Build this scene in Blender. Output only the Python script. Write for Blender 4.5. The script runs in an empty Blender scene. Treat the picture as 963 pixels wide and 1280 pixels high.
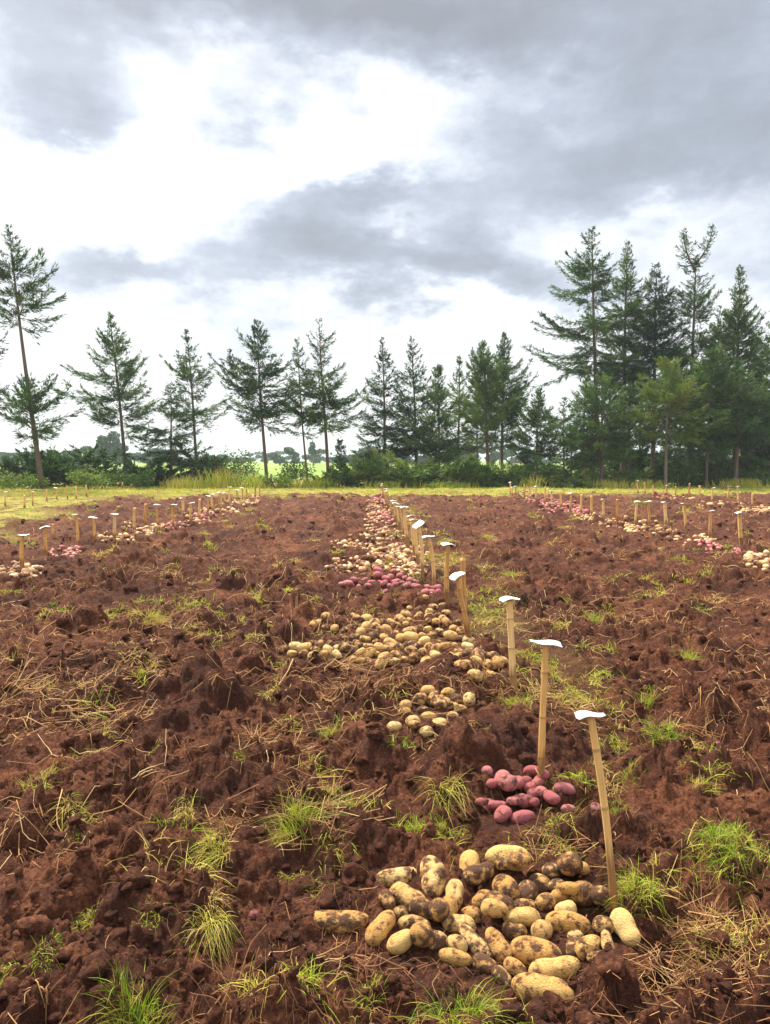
import bpy, math, random
import numpy as np

R = math.radians
rng = np.random.default_rng(11)
random.seed(5)
scene = bpy.context.scene
col = scene.collection

# ------------------------------------------------------------------ camera
PW, PH, F = 963.0, 1280.0, 950.0
CAM_H, HOR = 1.3, 575.0
PITCH = math.atan((PH / 2 - HOR) / F)            # looks down a little
YAW = math.atan((PW / 2 - 457.0) / F)            # rows run along +Y
cy_, sy_ = math.cos(YAW), math.sin(YAW)
cp_, sp_ = math.cos(PITCH), math.sin(PITCH)
FW = np.array([sy_ * cp_, cy_ * cp_, -sp_])
RT = np.array([cy_, -sy_, 0.0])
UP = np.cross(RT, FW)
cam_data = bpy.data.cameras.new('camera')
cam = bpy.data.objects.new('camera', cam_data)
col.objects.link(cam)
cam.location = (0, 0, CAM_H)
cam.rotation_euler = (math.pi / 2 - PITCH, 0, -YAW)
cam_data.sensor_fit = 'VERTICAL'
cam_data.sensor_height = 24.0
cam_data.lens = 24.0 * F / PH
cam_data.clip_end = 6000
scene.camera = cam


def ray(px, py):
    px, py = np.asarray(px, float), np.asarray(py, float)
    a, b = (px - PW / 2) / F, (PH / 2 - py) / F
    return FW + a[..., None] * RT + b[..., None] * UP


def at_depth(px, py, Y):
    """point of the pixel's ray at world distance Y (along the rows)"""
    d = ray(px, py)
    t = Y / d[..., 1]
    return np.array([0, 0, CAM_H]) + d * np.asarray(t)[..., None]


# ------------------------------------------------------------------ noise
def hsh(ix, iy, seed):
    h = (ix.astype(np.int64) * 374761393 + iy.astype(np.int64) * 668265263 + seed * 974634777) & 0xFFFFFFFF
    h = ((h ^ (h >> 13)) * 1274126177) & 0xFFFFFFFF
    h = ((h ^ (h >> 16)) * 2246822519) & 0xFFFFFFFF
    return ((h ^ (h >> 15)) & 0xFFFFFF) / float(0x1000000)


def perlin(x, y, seed=0):
    x0, y0 = np.floor(x), np.floor(y)
    fx, fy = x - x0, y - y0
    u, v = fx * fx * fx * (fx * (fx * 6 - 15) + 10), fy * fy * fy * (fy * (fy * 6 - 15) + 10)

    def g(i, j):
        a = hsh(x0 + i, y0 + j, seed) * 2 * math.pi
        return np.cos(a) * (fx - i) + np.sin(a) * (fy - j)
    return 1.5 * ((g(0, 0) * (1 - u) + g(1, 0) * u) * (1 - v) + (g(0, 1) * (1 - u) + g(1, 1) * u) * v)


def clods(x, y, seed, keep=0.6):
    """rounded lumps, one in most cells of a unit grid"""
    x0, y0 = np.floor(x), np.floor(y)
    best = np.zeros_like(x)
    for i in (-1, 0, 1):
        for j in (-1, 0, 1):
            cx, cy = x0 + i, y0 + j
            px = cx + hsh(cx, cy, seed)
            py = cy + hsh(cx, cy, seed + 1)
            r = 0.35 + 0.5 * hsh(cx, cy, seed + 2)
            on = hsh(cx, cy, seed + 3) < keep
            a = hsh(cx, cy, seed + 5) * 6.283
            dx, dy = x - px, y - py
            ca, sa = np.cos(a), np.sin(a)
            qx, qy = dx * ca + dy * sa, (-dx * sa + dy * ca) * 1.45
            d2 = (qx * qx + qy * qy) / (r * r)
            t = hsh(cx, cy, seed + 6) * 6.283
            skew = 1 + .55 * (np.cos(t) * dx + np.sin(t) * dy) / r
            b = np.sqrt(np.clip(1 - d2, 0, 1)) * r * (0.5 + 0.9 * hsh(cx, cy, seed + 4)) * on * skew
            best = np.maximum(best, b)
    return best


def sstep(a, b, x):
    t = np.clip((x - a) / (b - a), 0, 1)
    return t * t * (3 - 2 * t)


# ------------------------------------------------------------------ the lie of the land
def flat_g(px, py):
    d = ray(px, py)
    t = -CAM_H / d[..., 2]
    return np.array([0, 0, CAM_H]) + d * t[..., None]


def px2m(py, n):
    return n * CAM_H / (py - HOR)            # n pixels at ground row py, in metres


MOUNDS = []          # x, y, radius, height
for (mx, my, mr, mh) in [(55, 1012, 52, .105), (585, 950, 46, .12), (478, 946, 34, .08), (285, 1062, 32, .06),
                         (268, 1140, 34, .055), (402, 1030, 60, .055), (890, 1248, 62, .06), (700, 925, 40, .06),
                         (870, 885, 45, .075), (640, 925, 30, .06), (60, 1110, 60, .05), (170, 1230, 60, .04),
                         (470, 1035, 40, .05), (905, 1080, 70, .05), (540, 1035, 40, .045), (130, 1180, 50, .05),
                         (240, 985, 50, .04), (820, 960, 50, .06), (930, 950, 40, .06), (360, 1225, 50, .035),
                         (120, 830, 50, .06), (300, 830, 45, .06), (760, 880, 40, .05), (450, 880, 40, .05)]:
    p = flat_g(mx, my)
    MOUNDS.append((p[0], p[1], px2m(my, mr), mh))
HEAPS = []           # calmer soil under the heaps
for (mx, my, mr) in [(560, 1150, 95), (640, 1175, 100), (700, 1120, 90), (440, 1150, 50), (760, 1150, 50), (645, 1000, 55),
                     (545, 888, 55), (490, 805, 120), (580, 800, 80), (390, 812, 60)]:
    p = flat_g(mx, my)
    HEAPS.append((p[0], p[1], px2m(my, mr)))


def soil_mask(x, y):
    """1 on the ploughed plot, 0 on grass"""
    n = perlin(x * .5, y * .5, 41) * 1.0 + perlin(x * 1.7, y * 1.7, 42) * .5
    left = sstep(-.7, .7, x - (-6.6 - (y - 13) * .2) + n)
    end = sstep(2.0, -2.0, y - (28.6 + .05 * x) + n * 3.2)
    return left * end


def strip_mask(x, y):
    """grassy strip beside the middle row of stakes"""
    n = perlin(x * 1.1, y * .7, 51) + .5 * perlin(x * 3.1, y * 2.1, 52)
    s = np.exp(-((x - 1.12 - .02 * y * 0) / .32) ** 2) * sstep(3.2, 5, y)
    return np.clip(s * sstep(-.15, .35, n + .12) * 1.3, 0, 1)


def H(x, y, detail=True):
    x, y = np.asarray(x, float), np.asarray(y, float)
    m = soil_mask(x, y)
    calm = np.ones_like(x)
    for (hx, hy, hr) in HEAPS:
        calm = np.minimum(calm, .35 + .65 * sstep(.6, 1.25, np.hypot(x - hx, (y - hy)) / hr))
    far = sstep(30, 60, y)
    z = .05 * perlin(x * .33, y * .33, 1) * (1 + far)
    wx = x + .055 * perlin(x * 5, y * 5, 20) + .021 * perlin(x * 19, y * 19, 22) + .006 * perlin(x * 50, y * 50, 24)
    wy = y + .055 * perlin(x * 5, y * 5, 21) + .021 * perlin(x * 19, y * 19, 23) + .006 * perlin(x * 50, y * 50, 25)
    a = (.062 * perlin(wx * 1.1, wy * 1.1, 2) + .055 * perlin(wx * 2.7, wy * 2.7, 3))
    rough = .45 + .75 * sstep(-.5, .6, perlin(x * .8, y * .8, 9))
    a = a + rough * (.115 * clods(wx * 3.4, wy * 3.4, 100, .5) + .066 * clods(wx * 8.5, wy * 8.5, 200, .65))
    a = a + .033 * clods(wx * 19, wy * 19, 300, .65) + .016 * clods(wx * 43, wy * 43, 400, .65)
    a = a + .014 * perlin(wx * 9, wy * 9, 5) + .014 * np.abs(perlin(wx * 24, wy * 24, 6)) + .008 * np.abs(perlin(x * 62, y * 62, 7))
    z = z + a * calm * (.12 + .88 * m) * (1 - .65 * strip_mask(x, y)) - .06
    z = z + .03 * (1 - m) * perlin(x * 2, y * 2, 8) * (1 - far)
    for (hx, hy, hr, hh) in MOUNDS:
        d2 = ((x - hx) ** 2 + (y - hy) ** 2 * 1.3) / (hr * hr)
        z = z + hh * np.sqrt(np.clip(1 - d2, 0, 1)) * (1 + .35 * perlin(x * 11, y * 11, 31))
    return z


def G(px, py, up=0.0):
    """where the pixel's ray meets the soil (or `up` above it)"""
    px, py, up = np.broadcast_arrays(np.asarray(px, float), np.asarray(py, float), np.asarray(up, float))
    d = ray(px, py)
    p = flat_g(px, py)
    for k in range(9):
        z = H(p[..., 0], p[..., 1]) + up
        t = (z - CAM_H) / d[..., 2]
        q = np.array([0, 0, CAM_H]) + d * t[..., None]
        p = p * .35 + q * .65
    p[..., 2] = H(p[..., 0], p[..., 1])
    return p


# ------------------------------------------------------------------ mesh helpers
def mesh_np(name, V, faces, attrs=None, smooth=True, mats=(), mat_idx=None):
    me = bpy.data.meshes.new(name)
    V = np.asarray(V, np.float32)
    faces = [np.asarray(f, np.int32) for f in faces if len(f)]
    loops = np.concatenate([f.ravel() for f in faces])
    counts = np.concatenate([np.full(len(f), f.shape[1], np.int32) for f in faces])
    starts = np.concatenate([[0], np.cumsum(counts)[:-1]]).astype(np.int32)
    me.vertices.add(len(V))
    me.vertices.foreach_set('co', V.ravel())
    me.loops.add(len(loops))
    me.loops.foreach_set('vertex_index', loops)
    me.polygons.add(len(counts))
    me.polygons.foreach_set('loop_start', starts)
    me.polygons.foreach_set('use_smooth', np.full(len(counts), smooth, bool))
    for m in mats:
        me.materials.append(m)
    if mat_idx is not None:
        me.polygons.foreach_set('material_index', np.asarray(mat_idx, np.int32))
    for k, a in (attrs or {}).items():
        at = me.attributes.new(k, 'FLOAT', 'POINT')
        at.data.foreach_set('value', np.asarray(a, np.float32))
    me.update(calc_edges=True)
    return me


def add(name, me, parent=None, loc=(0, 0, 0), rot=(0, 0, 0), scale=(1, 1, 1), label=None, cat=None, group=None, kind=None):
    o = bpy.data.objects.new(name, me)
    col.objects.link(o)
    o.location, o.rotation_euler, o.scale = loc, rot, scale
    if parent:
        o.parent = parent
    for k, v in (('label', label), ('category', cat), ('group', group), ('kind', kind)):
        if v:
            o[k] = v
    return o


class Acc:
    def __init__(self):
        self.V, self.F3, self.F4, self.T, self.n = [], [], [], [], 0

    def put(self, V, F, T=None):
        V = np.asarray(V, float).reshape(-1, 3)
        F = np.asarray(F, np.int64)
        (self.F3 if F.shape[1] == 3 else self.F4).append(F + self.n)
        self.V.append(V)
        self.T.append(np.zeros(len(V)) if T is None else np.broadcast_to(np.asarray(T, float), (len(V),)))
        self.n += len(V)

    def mesh(self, name, mats, smooth=True):
        fs = ([np.concatenate(self.F3)] if self.F3 else []) + ([np.concatenate(self.F4)] if self.F4 else [])
        return mesh_np(name, np.concatenate(self.V), fs, {'tone': np.concatenate(self.T)}, smooth, mats)


def unit(v):
    return v / np.maximum(np.linalg.norm(v, axis=-1, keepdims=True), 1e-9)


def ribbons(acc, P, D, L, W, bend, tone, nseg=3, tip=.15, r=None):
    """N curved tapering blades: root P, first direction D, length L, width W, bend vector"""
    r = r or rng
    N = len(P)
    s = np.linspace(0, 1, nseg + 1)
    c = P[:, None] + D[:, None] * (L[:, None] * s)[..., None] + bend[:, None] * (L[:, None] * s ** 2)[..., None]
    side = unit(np.cross(D, unit(r.normal(size=(N, 3)))))
    w = W[:, None] * (tip + (1 - tip) * (1 - s ** 1.6))
    A = c - side[:, None] * w[..., None] / 2
    B = c + side[:, None] * w[..., None] / 2
    V = np.stack([A, B], 2).reshape(-1, 3)
    k = (nseg + 1) * 2
    q = np.array([[2 * i, 2 * i + 1, 2 * i + 3, 2 * i + 2] for i in range(nseg)])
    Fc = (np.arange(N)[:, None, None] * k + q).reshape(-1, 4)
    acc.put(V, Fc, np.repeat(tone, k))


def tubes(acc, C, rad, tone, sides=4):
    """N tubes along centre lines C[N,K,3] with radii rad[N,K]"""
    N, K = C.shape[:2]
    t = np.gradient(C, axis=1)
    t = unit(t)
    ref = np.where(np.abs(t[..., 2:3]) > .9, np.array([1., 0, 0]), np.array([0, 0, 1.]))
    a = unit(np.cross(t, ref))
    b = np.cross(t, a)
    th = np.arange(sides) * 2 * math.pi / sides
    V = C[:, :, None] + rad[:, :, None, None] * (a[:, :, None] * np.cos(th)[:, None] + b[:, :, None] * np.sin(th)[:, None])
    q = []
    for i in range(K - 1):
        for j in range(sides):
            j2 = (j + 1) % sides
            q.append([i * sides + j, i * sides + j2, (i + 1) * sides + j2, (i + 1) * sides + j])
    Fc = (np.arange(N)[:, None, None] * (K * sides) + np.array(q)).reshape(-1, 4)
    acc.put(V, Fc, np.repeat(np.broadcast_to(tone, (N,)), K * sides))
    if sides == 4:      # close both ends
        e = np.array([[3, 2, 1, 0], [(K - 1) * 4, (K - 1) * 4 + 1, (K - 1) * 4 + 2, (K - 1) * 4 + 3]])
        acc.F4.append((np.arange(N)[:, None, None] * (K * sides) + e).reshape(-1, 4) + acc.n - N * K * sides)


def icosphere(sub):
    t = (1 + 5 ** .5) / 2
    V = [(-1, t, 0), (1, t, 0), (-1, -t, 0), (1, -t, 0), (0, -1, t), (0, 1, t), (0, -1, -t), (0, 1, -t), (t, 0, -1), (t, 0, 1), (-t, 0, -1), (-t, 0, 1)]
    Fc = [(0, 11, 5), (0, 5, 1), (0, 1, 7), (0, 7, 10), (0, 10, 11), (1, 5, 9), (5, 11, 4), (11, 10, 2), (10, 7, 6), (7, 1, 8),
          (3, 9, 4), (3, 4, 2), (3, 2, 6), (3, 6, 8), (3, 8, 9), (4, 9, 5), (2, 4, 11), (6, 2, 10), (8, 6, 7), (9, 8, 1)]
    V = [np.array(v) / np.linalg.norm(v) for v in V]
    for _ in range(sub):
        mid, G2 = {}, []

        def m(a, b):
            k = (min(a, b), max(a, b))
            if k not in mid:
                v = V[a] + V[b]
                V.append(v / np.linalg.norm(v))
                mid[k] = len(V) - 1
            return mid[k]
        for a, b, c in Fc:
            ab, bc, ca = m(a, b), m(b, c), m(c, a)
            G2 += [(a, ab, ca), (b, bc, ab), (c, ca, bc), (ab, bc, ca)]
        Fc = G2
    return np.array(V), np.array(Fc)


ICO = {k: icosphere(k) for k in (1, 2, 3)}


def lobes(V, r, n, amp, sharp):
    """smooth lumps over unit vectors V"""
    z = np.zeros(len(V))
    for _ in range(n):
        d = unit(r.normal(size=3))
        z += amp * r.uniform(-1, 1) * np.exp(-sharp * (1 - V @ d))
    return z


# ------------------------------------------------------------------ materials
def new_mat(name):
    m = bpy.data.materials.new(name)
    m.use_nodes = True
    nt = m.node_tree
    nt.nodes.clear()
    out = nt.nodes.new('ShaderNodeOutputMaterial')
    b = nt.nodes.new('ShaderNodeBsdfPrincipled')
    nt.links.new(b.outputs[0], out.inputs[0])
    b.inputs['Roughness'].default_value = .85
    b.inputs['Specular IOR Level'].default_value = .25
    return m, nt, b, out


def nd(nt, typ, ins=None, **props):
    n = nt.nodes.new(typ)
    for k, v in props.items():
        setattr(n, k, v)
    for k, v in (ins or {}).items():
        if hasattr(v, 'is_output') or isinstance(v, bpy.types.NodeSocket):
            nt.links.new(v, n.inputs[k])
        else:
            n.inputs[k].default_value = v
    return n


def math_(nt, op, a, b=None, clamp=False):
    n = nd(nt, 'ShaderNodeMath', operation=op, use_clamp=clamp)
    for i, v in enumerate((a, b)):
        if v is None:
            continue
        if isinstance(v, bpy.types.NodeSocket):
            nt.links.new(v, n.inputs[i])
        else:
            n.inputs[i].default_value = v
    return n.outputs[0]


def ramp(nt, fac, stops):
    n = nt.nodes.new('ShaderNodeValToRGB')
    nt.links.new(fac, n.inputs[0])
    e = n.color_ramp.elements
    while len(e) < len(stops):
        e.new(.5)
    for i, (p, c) in enumerate(stops):
        e[i].position = p
        e[i].color = (*c, 1) if len(c) == 3 else c
    return n.outputs[0]


def mix(nt, fac, a, b, blend='MIX'):
    n = nt.nodes.new('ShaderNodeMix')
    n.data_type = 'RGBA'
    n.blend_type = blend
    for i, v in ((0, fac), (6, a), (7, b)):
        if isinstance(v, bpy.types.NodeSocket):
            nt.links.new(v, n.inputs[i])
        else:
            n.inputs[i].default_value = v if i == 0 else (*v, 1)
    return n.outputs[2]


def noise(nt, vec, scale, detail=4, rough=.55, out=0):
    n = nd(nt, 'ShaderNodeTexNoise', {'Scale': scale, 'Detail': detail, 'Roughness': rough})
    if vec is not None:
        nt.links.new(vec, n.inputs['Vector'])
    return n.outputs[out]


def attr(nt, name):
    return nd(nt, 'ShaderNodeAttribute', attribute_name=name).outputs['Fac']


# soil (ground sheet and loose clods share the same earth)
SOIL_A, SOIL_B, SOIL_C = (.024, .0076, .0043), (.094, .0285, .0128), (.36, .138, .063)


def soil_color(nt, vec):
    n1 = noise(nt, vec, 1.1, 4, .6)
    n2 = noise(nt, vec, 9, 5, .65)
    n3 = noise(nt, vec, 70, 3, .6)
    s = math_(nt, 'ADD', math_(nt, 'MULTIPLY', n1, .34), math_(nt, 'MULTIPLY', n2, .33))
    s = math_(nt, 'ADD', s, math_(nt, 'MULTIPLY', n3, .33))
    return ramp(nt, s, [(.34, SOIL_A), (.5, SOIL_B), (.68, SOIL_C)])


def soil_bump(nt, vec, b):
    f1 = noise(nt, vec, 45, 6, .7)
    f2 = noise(nt, vec, 150, 4, .7)
    h = math_(nt, 'ADD', f1, math_(nt, 'MULTIPLY', f2, .4))
    bp = nd(nt, 'ShaderNodeBump', {'Strength': 1.0, 'Distance': .045, 'Height': h})
    nt.links.new(bp.outputs[0], b.inputs['Normal'])


M_ground, nt, b, _ = new_mat('ploughed_soil_and_turf')
co = nd(nt, 'ShaderNodeTexCoord').outputs['Object']
soil = soil_color(nt, co)
turf = ramp(nt, noise(nt, co, 1.3, 5, .65), [(.3, (.15, .18, .02)), (.5, (.32, .29, .05)), (.7, (.44, .34, .10))])
field = ramp(nt, noise(nt, co, .06, 3, .6), [(.35, (.15, .25, .04)), (.65, (.25, .34, .07))])
c = mix(nt, attr(nt, 'turf'), soil, turf)
c = mix(nt, attr(nt, 'field'), c, field)
nt.links.new(c, b.inputs['Base Color'])
b.inputs['Roughness'].default_value = .95
soil_bump(nt, co, b)

M_clod, nt, b, _ = new_mat('loose_soil')
co = nd(nt, 'ShaderNodeTexCoord').outputs['Object']
nt.links.new(soil_color(nt, co), b.inputs['Base Color'])
b.inputs['Roughness'].default_value = .95
soil_bump(nt, co, b)


def tone_mat(name, stops, rough=.7, translucent=0.0, jitter=.0, objrand=False):
    m, nt, b, out = new_mat(name)
    t = attr(nt, 'tone')
    if jitter:
        co = nd(nt, 'ShaderNodeTexCoord').outputs['Object']
        t = math_(nt, 'ADD', t, math_(nt, 'MULTIPLY', math_(nt, 'SUBTRACT', noise(nt, co, 3, 3), .5), jitter))
    if objrand:
        oi = nd(nt, 'ShaderNodeObjectInfo').outputs['Random']
        t = math_(nt, 'ADD', t, math_(nt, 'MULTIPLY', math_(nt, 'SUBTRACT', oi, .5), objrand))
    c = ramp(nt, t, stops)
    nt.links.new(c, b.inputs['Base Color'])
    b.inputs['Roughness'].default_value = rough
    if translucent:
        tr = nd(nt, 'ShaderNodeBsdfTranslucent')
        nt.links.new(c, tr.inputs[0])
        ms = nd(nt, 'ShaderNodeMixShader', {0: translucent})
        nt.links.new(b.outputs[0], ms.inputs[1])
        nt.links.new(tr.outputs[0], ms.inputs[2])
        nt.links.new(ms.outputs[0], out.inputs[0])
    return m


M_grass = tone_mat('grass_blades', [(0, (.12, .27, .012)), (.35, (.38, .46, .025)), (.65, (.56, .47, .09)), (1, (.62, .43, .17))], .6, .25)
M_straw = tone_mat('dry_stems', [(0, (.14, .055, .027)), (.4, (.27, .125, .055)), (.75, (.44, .25, .095)), (1, (.60, .43, .21))], .8)
M_needle = tone_mat('conifer_foliage', [(0, (.012, .034, .016)), (.4, (.042, .108, .026)), (.75, (.105, .195, .030)), (1, (.20, .25, .04))], .65, .22, 0, .35)
M_leaf = tone_mat('broad_leaves', [(0, (.035, .085, .018)), (.5, (.10, .19, .03)), (1, (.25, .34, .05))], .55, .25, 0, .25)
M_farleaf = tone_mat('distant_foliage', [(0, (.03, .055, .03)), (1, (.07, .105, .045))], .8, .15)
M_bark = tone_mat('conifer_bark', [(0, (.10, .066, .048)), (1, (.22, .165, .13))], .9, 0, .9)

# bamboo
M_bamboo, nt, b, _ = new_mat('split_bamboo')
tc = nd(nt, 'ShaderNodeTexCoord').outputs['Object']
oi = nd(nt, 'ShaderNodeObjectInfo')
sc = nd(nt, 'ShaderNodeMapping', {'Vector': tc, 'Scale': (60, 60, 2.2)})
off = nd(nt, 'ShaderNodeVectorMath', {0: sc.outputs[0]}, operation='ADD')
rv = nd(nt, 'ShaderNodeVectorMath', {0: oi.outputs['Location']}, operation='SCALE')
rv.inputs['Scale'].default_value = 7.3
nt.links.new(rv.outputs[0], off.inputs[1])
streak = noise(nt, off.outputs[0], 1.0, 5, .65)
base = ramp(nt, math_(nt, 'ADD', math_(nt, 'MULTIPLY', streak, .7), math_(nt, 'MULTIPLY', oi.outputs['Random'], .3)),
            [(.25, (.36, .16, .045)), (.48, (.68, .39, .13)), (.75, (.84, .60, .28))])
sep = nd(nt, 'ShaderNodeSeparateXYZ', {0: tc})
low = math_(nt, 'MULTIPLY', math_(nt, 'SUBTRACT', .42, sep.outputs['Z'], True), 1.7)
sp = noise(nt, off.outputs[0], .35, 4, .7)
mud = math_(nt, 'MULTIPLY', math_(nt, 'ADD', math_(nt, 'SUBTRACT', sp, .62), low), 5, True)
base = mix(nt, math_(nt, 'MULTIPLY', mud, .75), base, (.16, .062, .026))
base = mix(nt, math_(nt, 'MULTIPLY', attr(nt, 'tone'), .5), base, (.20, .10, .04))
nt.links.new(base, b.inputs['Base Color'])
b.inputs['Roughness'].default_value = .55
bp = nd(nt, 'ShaderNodeBump', {'Strength': .25, 'Distance': .004, 'Height': streak})
nt.links.new(bp.outputs[0], b.inputs['Normal'])

# white card
M_card, nt, b, _ = new_mat('white_card')
tc = nd(nt, 'ShaderNodeTexCoord').outputs['Object']
nn = noise(nt, tc, 45, 5, .7)
nt.links.new(ramp(nt, nn, [(.3, (.66, .65, .63)), (.55, (.80, .80, .81))]), b.inputs['Base Color'])
b.inputs['Roughness'].default_value = .45


def potato_mat(name, skin, mudc, use_attr):
    m, nt, b, _ = new_mat(name)
    tc = nd(nt, 'ShaderNodeTexCoord').outputs['Object']
    if use_attr:
        rnd = attr(nt, 'tone')
        dirt = math_(nt, 'FRACT', math_(nt, 'MULTIPLY', rnd, 7.31))
        dirt = math_(nt, 'ADD', math_(nt, 'MULTIPLY', dirt, .5), .3)
        vec = nd(nt, 'ShaderNodeVectorMath', {0: tc}, operation='SCALE')
        vec.inputs['Scale'].default_value = 18
        vec = vec.outputs[0]
    else:
        oi = nd(nt, 'ShaderNodeObjectInfo')
        rnd = oi.outputs['Random']
        dirt = nd(nt, 'ShaderNodeSeparateColor', {0: oi.outputs['Color']}).outputs[0]
        k = nd(nt, 'ShaderNodeCombineXYZ', {0: math_(nt, 'MULTIPLY', rnd, 91), 1: math_(nt, 'MULTIPLY', rnd, 37), 2: rnd})
        ratio = math_(nt, 'MULTIPLY', nd(nt, 'ShaderNodeSeparateColor', {0: oi.outputs['Color']}).outputs[2], 4.0)
        kk = nd(nt, 'ShaderNodeCombineXYZ', {0: ratio, 1: 1.0, 2: 1.0})
        tc = nd(nt, 'ShaderNodeVectorMath', {0: tc, 1: kk.outputs[0]}, operation='MULTIPLY').outputs[0]
        vec = nd(nt, 'ShaderNodeVectorMath', {0: tc, 1: k.outputs[0]}, operation='ADD').outputs[0]
    net = noise(nt, vec, 7, 6, .7)
    sk = ramp(nt, math_(nt, 'ADD', math_(nt, 'MULTIPLY', net, .75), math_(nt, 'MULTIPLY', rnd, .25)), [(.28, skin[0]), (.5, skin[1]), (.7, skin[2])])
    if not use_attr:                    # some skins are duller and browner
        g = nd(nt, 'ShaderNodeSeparateColor', {0: oi.outputs['Color']}).outputs[1]
        sk = mix(nt, math_(nt, 'MULTIPLY', g, .75), sk, (skin[1][0] * .72, skin[1][1] * .66, skin[1][2] * .85))
    speck = math_(nt, 'MULTIPLY', math_(nt, 'SUBTRACT', noise(nt, vec, 26, 3, .6), .56), 9, True)
    sk = mix(nt, math_(nt, 'MULTIPLY', speck, .32), sk, skin[3])
    big = noise(nt, vec, 1.25, 6, .62)
    # mud: threshold falls as the potato gets dirtier
    th = math_(nt, 'SUBTRACT', .87, math_(nt, 'MULTIPLY', dirt, .62))
    e = math_(nt, 'MULTIPLY', math_(nt, 'SUBTRACT', big, th), 10)
    mk = math_(nt, 'ADD', e, .5, True)
    thin = math_(nt, 'ADD', math_(nt, 'MULTIPLY', math_(nt, 'SUBTRACT', big, math_(nt, 'SUBTRACT', th, .10)), 6), .4, True)
    sk = mix(nt, math_(nt, 'MULTIPLY', thin, .75), sk, skin[3])
    mcol = ramp(nt, noise(nt, vec, 9, 4, .7), [(.35, mudc[0]), (.65, mudc[1])])
    nt.links.new(mix(nt, mk, sk, mcol), b.inputs['Base Color'])
    rgh = math_(nt, 'ADD', math_(nt, 'MULTIPLY', mk, .35), .5)
    nt.links.new(rgh, b.inputs['Roughness'])
    b.inputs['Specular IOR Level'].default_value = .35
    vo = nd(nt, 'ShaderNodeTexVoronoi', {'Vector': vec, 'Scale': 1.9})
    eye = math_(nt, 'MULTIPLY', vo.outputs['Distance'], 6, True)
    h = math_(nt, 'ADD', math_(nt, 'MULTIPLY', eye, .5), math_(nt, 'MULTIPLY', net, .25))
    h = math_(nt, 'ADD', h, math_(nt, 'MULTIPLY', mk, math_(nt, 'ADD', .25, noise(nt, vec, 16, 4, .7))))
    bp = nd(nt, 'ShaderNodeBump', {'Strength': .75, 'Distance': .006 if use_attr else .12, 'Height': h})
    nt.links.new(bp.outputs[0], b.inputs['Normal'])
    return m


CREAM = [(.58, .26, .055), (.88, .54, .15), (.95, .75, .36), (.40, .16, .05)]
RED = [(.44, .09, .095), (.62, .17, .17), (.74, .34, .29), (.30, .095, .07)]
MUD = [(.085, .036, .019), (.25, .125, .068)]
M_cream = potato_mat('cream_potato_skin', CREAM, MUD, False)
M_red = potato_mat('red_potato_skin', RED, MUD, False)
CREAM2 = [(.48, .23, .085), (.72, .44, .19), (.84, .60, .32), (.36, .165, .07)]
M_cream2 = potato_mat('cream_potato_skin_small', CREAM2, MUD, True)
M_red2 = potato_mat('red_potato_skin_small', RED, MUD, True)

# ------------------------------------------------------------------ the ground, one sheet out to the horizon
r_rows = np.concatenate([np.linspace(.02, 1.6, 24)[:-1], np.exp(np.arange(math.log(1.6), math.log(11), .0032)),
                         np.exp(np.arange(math.log(11), math.log(60), .0062)), np.geomspace(60, 1500, 70)])
a_cols = np.concatenate([np.linspace(-54, 54, 1080), np.linspace(54, 306, 80)[1:-1]])
A, Rr = np.meshgrid(np.radians(a_cols) + YAW, r_rows)
GX, GY = Rr * np.sin(A), Rr * np.cos(A)
GZ = H(GX.ravel(), GY.ravel()).reshape(GX.shape)
nr, nc = GX.shape
ii, jj = np.meshgrid(np.arange(nr - 1), np.arange(nc), indexing='ij')
j2 = (jj + 1) % nc
Q = np.stack([ii * nc + jj, (ii + 1) * nc + jj, (ii + 1) * nc + j2, ii * nc + j2], -1).reshape(-1, 4)[:, ::-1]
xs, ys = GX.ravel(), GY.ravel()
turf_a = np.clip(np.maximum(1 - soil_mask(xs, ys), .10 * strip_mask(xs, ys)), 0, 1)
turf_a = turf_a * sstep(-.75, .1, perlin(xs * 2.3, ys * 2.3, 61) + .6 * perlin(xs * 6, ys * 6, 62))
field_a = sstep(48, 54, ys + 2 * perlin(xs * .2, ys * .2, 63))
cap = np.arange(nc)
me = mesh_np('ground', np.stack([xs, ys, GZ.ravel()], -1), [Q[:, ::-1] if False else Q, ], {'turf': turf_a, 'field': field_a}, True, (M_ground,))
# close the little hole under the camera
add('ground', me, kind='structure')


def image_uniform(n, r0, r1, half=44):
    r = np.exp(rng.uniform(math.log(r0), math.log(r1), n))
    a = np.radians(rng.uniform(-half, half, n)) + YAW
    return r * np.sin(a), r * np.cos(a), r


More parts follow.
